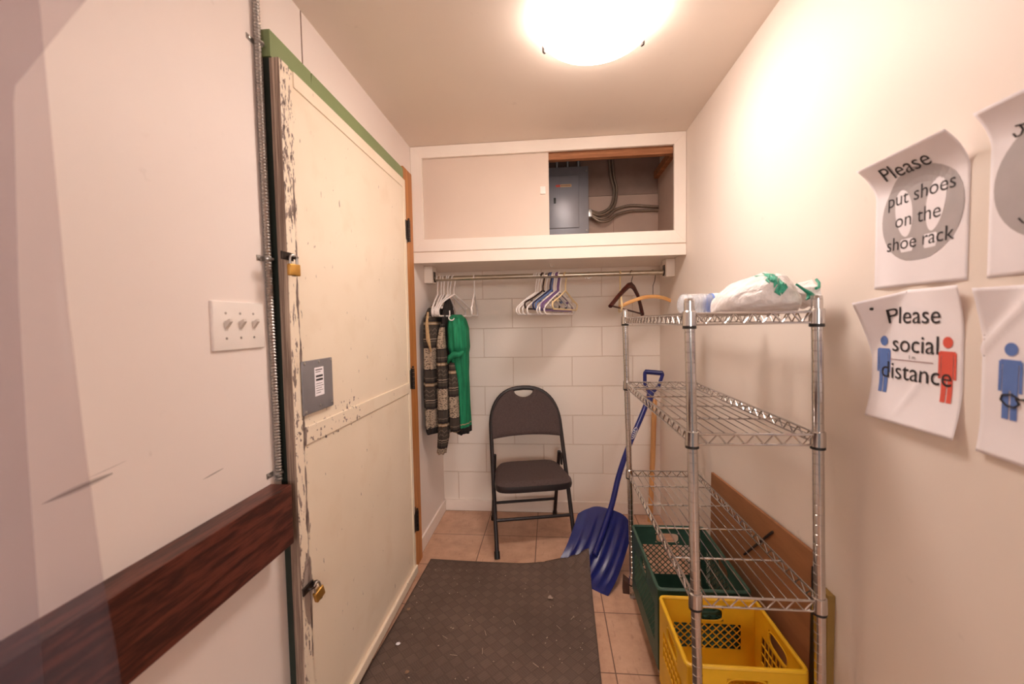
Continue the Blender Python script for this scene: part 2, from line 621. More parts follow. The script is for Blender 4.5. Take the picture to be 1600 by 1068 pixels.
def knit_mat(name, phase=0.0):
    """bands of patterned knit, set out by height"""
    k = NT(name)
    co = k.coord()
    x, y, z = k.xyz(co)
    ang = k.math('ADD', y, k.math('MULTIPLY', x, 0.9))
    zz = k.math('ADD', z, phase)
    t = k.math('FRACT', k.math('MULTIPLY', zz, 1 / 0.36))
    cream, char, tan, blk, mid = lin(176, 158, 138), lin(66, 58, 52), lin(140, 116, 86), lin(42, 36, 34), lin(112, 98, 86)
    band = k.ramp(t, [(0.0, blk), (0.04, char), (0.10, mid), (0.12, blk), (0.14, cream), (0.152, char), (0.34, char),
                      (0.36, blk), (0.375, tan), (0.39, cream), (0.41, tan), (0.425, blk), (0.46, char), (0.50, mid), (0.515, char), (0.635, blk),
                      (0.66, mid), (0.98, mid)], 'CONSTANT')
    # flecked stitches inside the wide band
    vo = k.n('ShaderNodeTexVoronoi')
    k.l(k.vec(k.math('MULTIPLY', ang, 90), k.math('MULTIPLY', zz, 130), 0), vo.inputs['Vector'])
    vo.inputs['Scale'].default_value = 1
    fleck = k.math('GREATER_THAN', vo.outputs['Distance'], 0.42)
    wide = k.math('GREATER_THAN', t, 0.655)
    band = k.mix(k.math('MULTIPLY', wide, k.math('MULTIPLY', fleck, 0.9)), band, cream)
    wd2 = k.math('MULTIPLY', wide, k.math('LESS_THAN', vo.outputs['Distance'], 0.2))
    band = k.mix(k.math('MULTIPLY', wd2, 0.7), band, char)
    # zigzag in the dark bands
    tri = k.math('ABSOLUTE', k.math('SUBTRACT', k.math('FRACT', k.math('MULTIPLY', ang, 24)), 0.5))
    zig = k.math('ABSOLUTE', k.math('SUBTRACT', k.math('FRACT', k.math('ADD', k.math('MULTIPLY', t, 14), k.math('MULTIPLY', tri, 1.3))), 0.5))
    dk = k.math('MULTIPLY', k.math('LESS_THAN', t, 0.34), k.math('GREATER_THAN', t, 0.21))
    band = k.mix(k.math('MULTIPLY', dk, k.math('MULTIPLY', k.math('LESS_THAN', zig, 0.14), 0.7)), band, mid)
    k.base(band)
    k.bump(k.noise(co, 240, 2), 0.4, 0.002)
    return k.set(0.95)


def green_mat():
    k = NT('green_cloth')
    co = k.coord()
    x, y, z = k.xyz(co)
    n = k.noise(k.scale(co, (60, 60, 6)), 1.0, 4)
    c = k.ramp(n, [(0.3, lin(8, 104, 70)), (0.7, lin(20, 140, 96))])
    hem = k.math('LESS_THAN', z, -0.86)
    c = k.mix(hem, c, lin(28, 24, 24))
    ln = k.math('MULTIPLY', k.math('LESS_THAN', z, -0.835), k.math('GREATER_THAN', z, -0.842))
    c = k.mix(ln, c, lin(160, 140, 110))
    k.base(c)
    k.bump(n, 0.5, 0.006)
    return k.set(0.8)


def bag_mat():
    k = NT('thin_white_plastic')
    co = k.coord()
    n = k.noise(k.scale(co, (22, 60, 30)), 1.0, 5, 0.6)
    k.base(k.ramp(n, [(0.3, lin(226, 220, 218)), (0.7, lin(250, 246, 246))]))
    k.bump(n, 0.9, 0.012)
    k.b.inputs['Transmission Weight'].default_value = 0.0
    k.b.inputs['Subsurface Weight'].default_value = 0.0
    return k.set(0.32)


def clear_mat(name, tint, gloss, rough=0.03, tr=0.9):
    k = NT(name)
    t = k.t
    out = [n for n in t.nodes if n.type == 'OUTPUT_MATERIAL'][0]
    a = t.nodes.new('ShaderNodeBsdfTransparent')
    a.inputs[0].default_value = tint
    b = k.b
    b.inputs['Base Color'].default_value = gloss
    b.inputs['Roughness'].default_value = rough
    mx = t.nodes.new('ShaderNodeMixShader')
    n = k.noise(k.coord(), 3, 2)
    fac = k.math('ADD', k.math('MULTIPLY', n, 0.04), 1 - tr)
    k.l(fac, mx.inputs[0])
    k.l(a.outputs[0], mx.inputs[1])
    k.l(b.outputs[0], mx.inputs[2])
    k.l(mx.outputs[0], out.inputs[0])
    return k.m


def lamp_mat():
    k = NT('lit_frosted_glass')
    k.base((0.9, 0.88, 0.85, 1))
    k.b.inputs['Emission Color'].default_value = LAMP_COLOR + (1,)
    x, y, z = k.xyz(k.coord())          # the bulbs sit in the middle: the glass glows most there
    r = k.math('DIVIDE', k.math('SQRT', k.math('ADD', k.math('POWER', x, 2), k.math('POWER', y, 2))), 0.192)
    e = k.math('ADD', 0.42, k.math('MULTIPLY', k.math('SUBTRACT', 1.0, k.math('POWER', r, 2), clamp=True), 1.25))
    k.l(k.math('MULTIPLY', e, LAMP_STRENGTH), k.b.inputs['Emission Strength'])
    return k.set(0.3)


M_block, M_tile, M_mat = block_mat(), tile_mat(), mat_mat()
M_lamp = lamp_mat()
M_bottle = clear_mat('clear_bottle_plastic', (0.93, 0.95, 0.97, 1), (0.95, 0.97, 1.0, 1), 0.04, 0.74)
M_sheet = clear_mat('clear_vinyl', (0.91, 0.885, 0.895, 1), (0.40, 0.36, 0.42, 1), 0.08, 0.955)

# ------------------------------------------------------------------ the shell
struct(MB().box(XL - 0.1, XR + 0.1, YN, YB + 0.1, -0.05, 0).build('floor', M_tile))
struct(MB().box(XL - 0.1, XR + 0.1, YN, YC + 0.02, H, H + 0.05).build('ceiling', M_ceil))
struct(MB().box(XL - 0.1, XL, YN, YB + 0.1, 0, 2.62).build('wall_left', M_left))
struct(MB().box(XR, XR + 0.1, YN, YB + 0.1, 0, 2.62).build('wall_right', M_right))
struct(MB().box(XL, XR, YB, YB + 0.1, 0, 2.62).build('wall_back', M_block))
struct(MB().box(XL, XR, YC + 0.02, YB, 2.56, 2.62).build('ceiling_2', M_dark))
bb = MB()
bb.box(XL + 0.012, XR, YB - 0.012, YB, 0, 0.08)
struct(bb.build('baseboard_back', M_base, bevel=0.002))
struct(MB().box(XL, XL + 0.012, 2.262, YB - 0.012, 0, 0.08).build('baseboard_left', M_base, bevel=0.002))
struct(MB().box(XL, XL + 0.0012, 1.295, 1.299, 2.14, H - 0.001).build('wall_crack', M_seam))  # thin dark strip drawn for a crack in the wall

# door casing
gc = MB()
gc.box(XL, -0.745, 1.10, 1.297, 2.065, 2.136)
gc.prism([(XL, 1.302, 2.136), (XL, 2.128, 2.136), (XL, 2.128, 2.065), (XL, 1.292, 2.065)], (0.027, 0, 0))
struct(gc.build('trim_2', M_green, bevel=0.001), 'green painted header board above the cream door', 'door trim')
struct(MB().box(XL, -0.7465, 1.106, 1.15, 0.0, 2.065).build('trim_3', M_greendark), 'dark green door casing at the latch side of the cream door', 'door trim')
struct(MB().box(XL, -0.745, 2.13, 2.262, 0.0, 2.15).build('trim_4', M_amber, bevel=0.002), 'amber varnished wooden jamb beside the door hinges', 'door trim')

# ------------------------------------------------------------------ the door
door = thing('door_1', 'cream painted door with peeling paint and padlocks on the left wall', 'door', (-0.745, 1.095, 0), kind='structure')
XF = -0.722
MB().box(-0.745, XF, 1.095, 2.075, 0.035, 2.056).build('door_slab', M_door, door)
fr = MB()
fr.box(XF, XF + 0.005, 1.095, 1.137, 0.035, 2.056)
fr.build('latch_stile', M_door, door, bevel=0.0015)
fr = MB().box(XF, XF + 0.004, 1.16, 2.075, 2.012, 2.056)
fr.build('top_rail', M_door, door, bevel=0.001)
MB().box(XF, XF + 0.004, 2.046, 2.075, 0.035, 2.012).build('hinge_stile', M_door, door, bevel=0.001)
MB().box(XF, XF + 0.006, 1.137, 2.046, 0.982, 1.035).build('middle_rail', M_door, door, bevel=0.002)
MB().box(XF, XF + 0.014, 1.137, 2.075, 0.03, 0.072).build('bottom_rail', M_door, door, bevel=0.004)
MB().box(-0.7448, XF + 0.004, 1.0935, 1.095, 0.035, 2.056).build('edge_strip', M_dooredge, door)
for zc in (1.81, 1.048, 0.292):
    h = MB().box(XF, XF + 0.004, 2.062, 2.098, zc - 0.05, zc + 0.05)
    h.box(-0.745, -0.741, 2.125, 2.16, zc - 0.05, zc + 0.05)
    hg = h.build('hinge', M_hinge, door, bevel=0.001)
    kn = MB()
    for q in range(5):
        kn.cyl((XF + 0.006, 2.108, zc - 0.055 + q * 0.022), (XF + 0.006, 2.108, zc - 0.035 + q * 0.022), 0.0075, 12)
    kn.lathe([(0.003, 0), (0.006, 0.003), (0.0055, 0.008), (0.002, 0.011)], (XF + 0.006, 2.108, zc + 0.055), seg=10)
    kn.build('knuckle', M_hinge, hg, smooth=True)
# steel cover plate with its sticker
pl = MB().rbox((XF + 0.009, 1.212, 1.150), (0.006, 0.166, 0.158), 0.003)
plate = pl.build('cover_plate', M_greyplate, door, smooth=True)
MB().box(XF + 0.0121, XF + 0.0126, 1.19, 1.24, 1.098 + 0.02, 1.205).build('sticker', M_paper, plate)
tx = MB()
for i, (a, b, hh) in enumerate([(1.195, 1.232, .003), (1.195, 1.222, .002), (1.196, 1.234, .006), (1.196, 1.234, .006), (1.195, 1.230, .0015), (1.195, 1.236, .0015), (1.195, 1.228, .0015), (1.195, 1.234, .0015), (1.195, 1.22, .0015)]):
    zt = 1.199 - [0, .007, .018, .029, .043, .05, .057, .064, .071][i]
    tx.box(XF + 0.0127, XF + 0.0130, a, b, zt - hh, zt)
tx.build('sticker_print', M_ink, plate)
sc_ = [(1.14, 1.222), (1.285, 1.222), (1.215, 1.222), (1.14, 1.08), (1.285, 1.085), (1.215, 1.088)]
for (yy, zz) in sc_:
    MB().lathe([(0.0045, 0), (0.004, 0.002), (0.0015, 0.003)], (XF + 0.012, yy, zz), (1, 0, 0), 10).build('screw', M_steel, plate, smooth=True)
# hasps
for zc, yy in ((1.522, 1.085), (0.574, 1.115)):
    hp = MB()
    hp.rbox((XF + 0.013, yy - 0.004, zc), (0.006, 0.05, 0.022), 0.002)
    hp.tube(arc((XF + 0.016, yy + 0.006, zc - 0.002), 0.012, 0, 2 * PI, 16, (1, 0, 0), (0, 1, 0))[:-1], 0.0032, 8, closed=True)
    hp.cyl((XF + 0.008, yy + 0.016, zc + 0.002), (XF + 0.022, yy + 0.030, zc - 0.002), 0.005, 10)
    hp.build('hasp', M_hinge, door, smooth=True)


def padlock(loc, rot, label):
    r = thing('padlock', label, 'padlock', loc, group='brass padlocks on the door')
    r.rotation_euler = rot
    MB().rbox((0, 0, -0.037), (0.013, 0.036, 0.032), 0.003).build('lock_body', M_brass, r, smooth=True, world=False)
    p = [Vector((0, -0.0115, -0.022))] + arc((0, 0, -0.008), 0.0115, PI, 0, 12, (0, 1, 0), (0, 0, 1)) + [Vector((0, 0.0115, -0.022))]
    MB().tube(p, 0.0032, 10).build('shackle', M_steel, r, smooth=True, world=False)
    MB().lathe([(0.006, 0), (0.006, 0.0006), (0.0, 0.0006)], (0, 0, -0.0535), (0, 0, -1), 12).build('keyhole_plug', M_hinge, r, smooth=True, world=False)
    return r


padlock((XF + 0.026, 1.088, 1.522), (0.0, 0.0, -0.25), 'small brass padlock on the hasp at eye height on the cream door')
padlock((XF + 0.028, 1.128, 0.576), (0.28, 0.0, -0.15), 'tilted brass padlock hanging low near the bottom of the cream door')

# ------------------------------------------------------------------ left wall things
cv = thing('cable_conduit', 'ribbed metal cable conduit strapped to the wall beside the door', 'conduit', (XL, 1.078, 0.9))
pts, rr = [], []
nn = 340
for i in range(nn):
    z = 0.902 + (H - 0.903) * i / (nn - 1)
    pts.append((XL + 0.0105, 1.078 + 0.004 * math.sin(z * 2.3), z))
    rr.append(0.0092 if i % 2 else 0.0068)
MB().tube(pts, rr, 10).build('conduit_tube', M_steel, cv)
for zc in (2.085, 1.515, 0.925):
    s = MB()
    s.tube(arc((XL + 0.0105, 1.078, zc), 0.0102, -PI / 2, PI / 2, 10, (1, 0, 0), (0, 1, 0)), 0.004, 6)
    s.box(XL, XL + 0.002, 1.045, 1.07, zc - 0.007, zc + 0.007)
    st = s.build('strap', M_steel, cv, smooth=True)
    MB().lathe([(0.0045, 0), (0.004, 0.003), (0.001, 0.004)], (XL + 0.002, 1.053, zc), (1, 0, 0), 10).build('screw', M_steel, st, smooth=True)
wr = MB().box(XL, -0.711, -0.6, 1.060, 0.736, 0.9)
tag(wr.build('bumper_rail', M_railwood, bevel=0.002), 'dark reddish brown wooden bumper rail along the left wall', 'wall rail')

sw = thing('light_switch', 'white triple toggle light switch plate on the left wall', 'light switch', (XL, 0.968, 1.335))
MB().rbox((XL + 0.0025, 0.968, 1.335), (0.009, 0.170, 0.118), 0.003).build('wall_plate', M_whiteplastic, sw, smooth=True)
for i in (-1, 0, 1):
    yc = 0.968 + i * 0.046
    tg = MB()
    tg.prism([(XL + 0.006, yc - 0.0048, 1.325), (XL + 0.006, yc - 0.0048, 1.345), (XL + 0.019, yc - 0.0042, 1.352), (XL + 0.021, yc - 0.0042, 1.345)], (0, 0.0096, 0))
    tg.box(XL + 0.0069, XL + 0.0074, yc - 0.0055, yc + 0.0055, 1.323, 1.347)
    tg.build('toggle', M_toggle, sw, bevel=0.001)
    for dz in (-0.03, 0.03):
        MB().lathe([(0.0032, 0), (0.0028, 0.001), (0.0006, 0.0013)], (XL + 0.0069, yc, 1.335 + dz), (1, 0, 0), 10).build('screw', M_steel, sw, smooth=True)

# clear hanging sheet near the camera, left
cs = MB()
SK, SYY = 0.8, 0.40
zz_ = lambda z: CAM_Z + (z - CAM_Z) * SK
edge = [(zz_(a), b * SK) for a, b in [(0.40, -0.55), (0.75, -0.585), (0.876, -0.596), (0.994, -0.612), (1.171, -0.627), (1.378, -0.641), (1.717, -0.653), (1.80, -0.655), (2.35, -0.66)]]


def ip(tab, z):
    for (a, xa), (b, xb) in zip(tab, tab[1:]):
        if z <= b:
            return xa + (xb - xa) * (z - a) / (b - a)
    return tab[-1][1]


SZ0, SZ1, SXL = 0.64, 2.12, XL + 0.05
cs.grid(lambda u, v: (SXL + (ip(edge, SZ0 + (SZ1 - SZ0) * v) - SXL) * u, SYY + 0.003 * math.sin(5 * u + 3 * v), SZ0 + (SZ1 - SZ0) * v), 10, 60, (0, -0.0015, 0))
e2 = [(zz_(a), b * SK) for a, b in [(0.40, -0.735), (0.934, -0.733), (1.17, -0.732), (1.38, -0.728), (1.657, -0.714), (1.753, -0.608), (1.90, -0.44), (2.35, -0.42)]]
cs.grid(lambda u, v: (SXL + (ip(e2, SZ0 + (SZ1 - SZ0) * v) - SXL) * u, SYY + 0.012 + 0.003 * math.sin(4 * u + 2 * v), SZ0 + (SZ1 - SZ0) * v), 10, 90, (0, -0.0015, 0))
tag(cs.build('clear_plastic_sheet', M_sheet, smooth='all', rn=False), 'clear folded plastic sheet hanging at the near left edge by the wall', 'plastic sheet')

# ------------------------------------------------------------------ ceiling lamp
LX, LY = 0.163, 1.43
lp = thing('ceiling_light', 'lit round frosted glass flush ceiling light', 'ceiling light', (LX, LY, H))
prof = []
for i in range(13):
    a = i / 12 * PI / 2
    prof.append((0.192 * math.sin(a) + 0.0001, -0.022 - 0.072 * math.cos(a) ** 1.0))
MB().lathe(prof + [(0.188, -0.018), (0.17, -0.016)], (LX, LY, H), seg=48).build('glass_dome', M_lamp, lp, smooth='all')
MB().lathe([(0.165, -0.017), (0.165, 0.0)], (LX, LY, H), seg=40).build('base_pan', M_whiteplastic, lp, smooth=True)
for a in (PI / 2 - PI / 3, PI / 2 + PI / 3, -PI / 2):
    d = Vector((math.cos(a), math.sin(a), 0))
    c = Vector((LX, LY, H - 0.03)) + d * 0.197
    t = Vector((-d.y, d.x, 0))
    MB().rbox(c, (0.008, 0.014, 0.03), 0.002, Matrix.Rotation(a, 3, 'Z')).build('clip', M_hinge, lp, smooth=True)

# ------------------------------------------------------------------ overhead cabinet
cb = thing('overhead_cabinet', 'cream built-in overhead cupboard spanning the back alcove', 'cabinet', (0, YC, 1.677))
x0, x1, zo0, zo1 = -0.706, 0.670, 1.809, 2.261
MB().prism([(XL + 0.002, YC, H - 0.002), (XR - 0.002, YC, H - 0.002), (x1, YC, zo1), (x0, YC, zo1)], (0, 0.02, 0)).build('face_frame_top', M_cab, cb, bevel=0.0008)
MB().prism([(XL + 0.002, YC, 1.742), (XR - 0.002, YC, 1.742), (x1, YC, zo0), (x0, YC, zo0)], (0, 0.02, 0)).build('face_frame_bottom', M_cab, cb, bevel=0.0008)
MB().prism([(XL + 0.002, YC, 1.742), (x0, YC, zo0), (x0, YC, zo1), (XL + 0.002, YC, H - 0.002)], (0, 0.02, 0)).build('face_frame_side', M_cab, cb, bevel=0.0008)
MB().prism([(XR - 0.002, YC, 1.742), (x1, YC, zo0), (x1, YC, zo1), (XR - 0.002, YC, H - 0.002)], (0, 0.02, 0)).build('face_frame_side', M_cab, cb, bevel=0.0008)
MB().box(XL + 0.002, XR - 0.002, YC - 0.001, YC + 0.018, 1.677, 1.735).build('apron', M_cab, cb, bevel=0.001)
MB().box(XL + 0.002, XR - 0.002, YC + 0.006, YB - 0.002, 1.736, 1.7415).build('groove_strip', M_cabpanel, cb)
MB().box(XL + 0.002, XR - 0.002, YC + 0.018, YB - 0.002, 1.690, 1.735).build('shelf_board', M_cab, cb)
MB().box(XL + 0.002, XR - 0.002, YC + 0.02, YC + 0.05, 1.7415, 1.78).build('inner_sill', M_cab, cb)
sp = MB().box(x0 - 0.02, 0.004, YC + 0.022, YC + 0.030, 1.781, 2.285).build('sliding_panel', M_cabpanel, cb)
MB().rbox((-0.029, YC + 0.019, 2.058), (0.03, 0.008, 0.042), 0.0015).build('finger_pull', M_whiteplastic, sp, smooth=True)
MB().box(XL + 0.003, XR - 0.003, YB - 0.014, YB - 0.002, 1.7415, 2.16).build('back_board', M_drywall, cb)
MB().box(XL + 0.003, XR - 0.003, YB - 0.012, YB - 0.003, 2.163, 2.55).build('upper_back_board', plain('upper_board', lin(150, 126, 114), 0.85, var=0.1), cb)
MB().box(0.43, 0.4315, YB - 0.0148, YB - 0.0138, 1.745, 2.16).build('board_seam', M_seam, cb)
bm_ = MB().box(-0.3, x1 + 0.06, YC + 0.034, YC + 0.072, 2.226, 2.325).build('wood_header', M_beam, cb, bevel=0.002)
MB().box(XR - 0.042, XR - 0.003, YC + 0.074, YB - 0.02, 2.255, 2.30).build('wood_nailer', M_beam, cb, bevel=0.002)
MB().box(XR - 0.014, XR - 0.003, YC + 0.022, YB - 0.014, 1.742, 2.255).build('side_board', M_drywall, cb)

ep = thing('electrical_panel', 'dark grey electrical breaker panel inside the open overhead cupboard', 'electrical panel', (0.1, 2.85, 1.89))
MB().rbox((0.067, 2.815, 2.11), (0.368, 0.085, 0.42), 0.003).build('panel_box', M_panelgrey, ep, smooth=True)
MB().rbox((0.067, 2.770, 2.11), (0.385, 0.006, 0.44), 0.002).build('front_cover', M_panelgrey, ep, smooth=True)
dr = MB().rbox((0.085, 2.7625, 2.105), (0.225, 0.011, 0.335), 0.003).build('panel_door', M_panelgrey2, ep, smooth=True)
MB().rbox((0.042, 2.7555, 2.115), (0.014, 0.006, 0.036), 0.002).build('latch', M_black, dr, smooth=True)
MB().box(0.0705, 0.0715, 2.7563, 2.7572, 1.945, 2.265).build('door_crease', M_panelgrey, dr)
MB().lathe([(0.0075, 0), (0.0075, 0.0008), (0.001, 0.0008)], (0.056, 2.7571, 2.208), (0, -1, 0), 16).build('logo_disc', M_redink, dr)
MB().box(0.056, 0.078, 2.7563, 2.7572, 2.201, 2.215).build('logo_bar', M_redink, dr)
MB().box(0.079, 0.15, 2.7563, 2.7572, 2.199, 2.217).build('name_plate', plain('tan_label', lin(206, 170, 130), 0.5), dr)
tb = MB()
for q in range(7):
    tb.box(0.083 + q * 0.009, 0.0885 + q * 0.009, 2.7559, 2.7563, 2.204, 2.212)
tb.build('name_plate_print', plain('brown_print', lin(150, 110, 84), 0.6), dr)
for (sx, sz) in ((0.245, 2.30), (0.245, 1.92), (0.195, 2.255), (0.195, 1.955)):
    MB().lathe([(0.006, 0), (0.005, 0.003), (0.001, 0.004)], (sx, 2.767, sz), (0, -1, 0), 10).build('screw', M_steel, ep, smooth=True)
MB().rbox((0.268, 2.81, 2.035), (0.03, 0.05, 0.05), 0.003).build('cable_clamp', M_steel, ep, smooth=True)
for z_, nm in ((2.33, 0.06), (2.33, 0.13), (2.33, 0.2)):
    MB().cyl((nm, 2.81, z_ - 0.01), (nm, 2.81, 2.555), 0.011, 10).build('conduit_stub', M_steel, ep, smooth=True)


def cable(pts, label, r=0.008, mat=M_steel):
    # smooth through the points
    P = [Vector(p) for p in pts]
    out = []
    for i in range(len(P) - 1):
        a, b, c, d = P[max(i - 1, 0)], P[i], P[i + 1], P[min(i + 2, len(P) - 1)]
        for s in range(24):
            t = s / 24
            out.append(0.5 * ((2 * b) + (c - a) * t + (2 * a - 5 * b + 4 * c - d) * t * t + (3 * b - a - 3 * c + d) * t ** 3))
    out.append(P[-1])
    rr_ = [r * (1.08 if i % 2 else 0.9) for i in range(len(out))]
    return tag(MB().tube(out, rr_, 8).build('metal_cable', mat, smooth='all'), label, 'cable', 'metal cables behind the breaker panel')


M_bx = plain('armoured_cable', lin(150, 132, 116), 0.4, 0.6, 0.15, 60)
cable([(0.283, 2.80, 2.048), (0.34, 2.815, 2.040), (0.41, 2.83, 2.085), (0.432, 2.84, 2.19), (0.41, 2.84, 2.30), (0.395, 2.84, 2.55)], 'ribbed metal cable curving up from the breaker panel, left of the pair', 0.0085, M_bx)
cable([(0.283, 2.80, 2.038), (0.345, 2.81, 2.026), (0.425, 2.825, 2.075), (0.45, 2.84, 2.19), (0.43, 2.84, 2.30), (0.418, 2.84, 2.55)], 'ribbed metal cable curving up from the breaker panel, right of the pair', 0.0085, M_bx)
cable([(0.283, 2.80, 2.024), (0.33, 2.80, 2.0), (0.385, 2.81, 2.012), (0.44, 2.83, 2.06), (0.53, 2.84, 2.085), (0.63, 2.84, 2.078), (0.719, 2.84, 2.07)], 'upper ribbed metal cable running from the panel to the right side', 0.0085, M_bx)
cable([(0.283, 2.79, 2.012), (0.335, 2.79, 1.978), (0.39, 2.80, 1.985), (0.445, 2.82, 2.025), (0.53, 2.835, 2.048), (0.63, 2.84, 2.050), (0.719, 2.84, 2.05)], 'lower ribbed metal cable running from the panel to the right side', 0.0085, M_bx)

# hanging rail
rd = thing('closet_rod', 'metal clothes rod on two cream blocks below the overhead cupboard', 'clothes rod', (0, 2.57, 1.613))
MB().cyl((-0.715, 2.57, 1.613), (0.676, 2.57, 1.613), 0.0155, 20).build('rod', M_rodsteel, rd, smooth=True)
for s in (-1, 1):
    xa, xb = (XL + 0.001, -0.718) if s < 0 else (0.681, XR - 0.001)
    blk = MB().box(xa, xb, 2.527, 2.615, 1.583, 1.689).build('support_block', M_cab, rd, bevel=0.003)
    xf = -0.718 if s < 0 else 0.681
    k_ = MB()
    k_.tube(arc((xf - s * 0.004, 2.57, 1.613), 0.0185, PI * 1.0, PI * 2.0, 12, (0, 1, 0), (0, 0, 1)), 0.0035, 8)
    k_.box(min(xf, xf - s * 0.003), max(xf, xf - s * 0.003), 2.550, 2.590, 1.612, 1.655)
    k_.build('rod_socket', M_hinge, blk, smooth=True)
hk = MB()
hk.tube([(0.007, 2.57, 1.692), (0.007, 2.57, 1.680)] + arc((0.018, 2.57, 1.676), 0.011, PI, PI * 2.25, 10, (1, 0, 0), (0, 0, 1)), 0.0022, 8)
hk.lathe([(0.012, 0), (0.010, 0.003)], (0.007, 2.57, 1.687), (0, 0, 1), 14)
tag(hk.build('cup_hook', M_whiteplastic, smooth=True), 'small pale cup hook screwed under the cupboard above the rod', 'hook')


# ------------------------------------------------------------------ hangers: origin = rod centre, hanger plane is local x-z
def hook_pts(neck):
    return [Vector((0, 0, neck)), Vector((0, 0, neck * 0.72)), Vector((0.006, 0, neck * 0.5))] + arc((0, 0, 0), 0.0205, -0.55, PI * 1.0, 14)


def tube_hanger(name, label, mat, loc, rz, group, neck=-0.095, bot=-0.232, half=0.205, strap=True):
    r = thing(name, label, 'hanger', loc, rz, group)
    MB().tube(hook_pts(neck), 0.0046, 8).build('hook', mat, r, smooth=True, world=False)
    b = MB()
    loop = [(0, 0, neck), (-half * 0.5, 0, neck - 0.045), (-half, 0, bot + 0.035), (-half + 0.012, 0, bot), (0, 0, bot), (half - 0.012, 0, bot), (half, 0, bot + 0.035), (half * 0.5, 0, neck - 0.045), (0, 0, neck)]
    b.tube(rounded(loop, 0.03, 5), 0.0052, 8)
    b.build('hanger_frame', mat, r, smooth=True, world=False)
    if strap:
        for s in (-1, 1):
            q = MB().tube(arc((s * half * 0.62, 0, bot + 0.055), 0.009, PI * 0.9, PI * 2.1, 8), 0.0026, 6)
            q.build('strap_hook', mat, r, smooth=True, world=False)
    return r


G1 = 'white tube hangers bunched at the left end of the rod'
G2 = 'plastic hangers bunched near the middle of the rod'
ROD = lambda x: (x, 2.57, 1.609)
RZ = lambda deg: math.radians(deg)
# rz: 90 = hanger plane along the depth of the closet; the near end is local -x
wl = tube_hanger('tube_hanger', 'white tube hanger nearest the left support block, behind the knit cardigan', M_white, ROD(-0.700), RZ(95), G1)
dup(wl, ROD(-0.677), RZ(94), 'second white tube hanger from the left support block')
dup(wl, ROD(-0.660), RZ(92), 'third white tube hanger from the left support block')
dup(wl, ROD(-0.636), RZ(88), 'fourth white tube hanger, hanging over the dark garment')
dup(wl, ROD(-0.620), RZ(74), 'white tube hanger turned sideways, left one of the front pair over the green garment')
dup(wl, ROD(-0.596), RZ(67), 'white tube hanger turned sideways, right one of the front pair over the green garment')
# white hanger that hangs upside-down from the bars of the front pair
uh = thing('hanging_hook', 'loose white plastic hook hanging in front of the green garment', 'hook', (-0.585, 2.40, 1.378))
MB().tube([(0, 0, 0.03), (0, 0, 0.008)] + [Vector(p) for p in arc((0.010, 0, -0.012), 0.016, PI * 0.8, PI * 1.95, 12)], 0.0036, 8).build('hook_wire', M_white, uh, smooth=True, world=False)
dup(wl, ROD(-0.467), RZ(95), 'single white tube hanger hanging apart, right of the green garment')

WM = 'white tube hanger bunched near the middle of the rod'
w2 = tube_hanger('tube_hanger', WM, M_white, ROD(-0.086), RZ(58), G2)
for x, a in ((-0.072, 58), (-0.056, 60), (-0.022, 57), (0.026, 60), (0.038, 61), (0.062, 62)):
    dup(w2, ROD(x), RZ(a))
tube_hanger('tube_hanger', 'dark brown hanger among the white ones near the middle of the rod', M_brownpl, ROD(-0.040), RZ(59), G2, -0.085, -0.20)
tube_hanger('tube_hanger', 'navy hanger among the white ones near the middle of the rod', M_navy, ROD(0.004), RZ(60), G2, -0.08, -0.205)
tube_hanger('tube_hanger', 'mid blue hanger beside the navy one near the middle of the rod', M_blue, ROD(0.014), RZ(62), G2, -0.085, -0.208)
pu = tube_hanger('tube_hanger', 'purple hanger in the right half of the middle bunch', M_purple, ROD(0.048), RZ(61), G2, -0.088, -0.212)
dup(pu, ROD(0.055), RZ(63))
tube_hanger('tube_hanger', 'cream hanger at the right end of the middle bunch', M_cream, ROD(0.096), RZ(66), G2, -0.09, -0.205)
tube_hanger('tube_hanger', 'cream tube hanger edge-on, left of the mahogany hanger', M_cream, ROD(0.424), RZ(83), None, -0.09, -0.225)
lh = MB().tube(arc((0, 0, 0), 0.0195, -1.9, PI * 1.0, 16) + [Vector((-0.018, 0, -0.02))], 0.0018, 6)
lo = lh.build('wire_hook', M_steel, smooth=True)
lo.location = ROD(0.236)
tag(lo, 'lone thin wire hook on the rod, between the middle bunch and the cream hanger', 'hook')

# mahogany suit hanger
mh = thing('wooden_hanger', 'dark mahogany wooden suit hanger with a trouser bar', 'hanger', ROD(0.492), RZ(55), 'wooden hangers at the right end of the rod')
MB().tube(hook_pts(-0.062), 0.0019, 8).build('hook', M_hinge, mh, smooth=True, world=False)

mh.rotation_euler = (0, math.radians(6), RZ(55))


def arm(mb, pts, w, t):
    """flat bar of section w (z) x t (y) along pts in the x-z plane"""
    P = [Vector(p) for p in pts]
    n = len(P)
    vs, fs = [], []
    for i, p in enumerate(P):
        tg_ = (P[min(i + 1, n - 1)] - P[max(i - 1, 0)]).normalized()
        nr = Vector((-tg_.z, 0, tg_.x))
        ww = w[i] if isinstance(w, list) else w
        tt = t[i] if isinstance(t, list) else t
        for k in range(8):
            a = 2 * PI * (k + 0.5) / 8
            vs.append(p + nr * (ww * 0.54 * math.cos(a)) + Vector((0, tt * 0.54 * math.sin(a), 0)))
    for i in range(n - 1):
        for k in range(8):
            fs.append((i * 8 + k, i * 8 + (k + 1) % 8, (i + 1) * 8 + (k + 1) % 8, (i + 1) * 8 + k))
    fs.append(tuple(reversed(range(8))))
    fs.append(tuple((n - 1) * 8 + k for k in range(8)))
    mb.add(vs, fs)


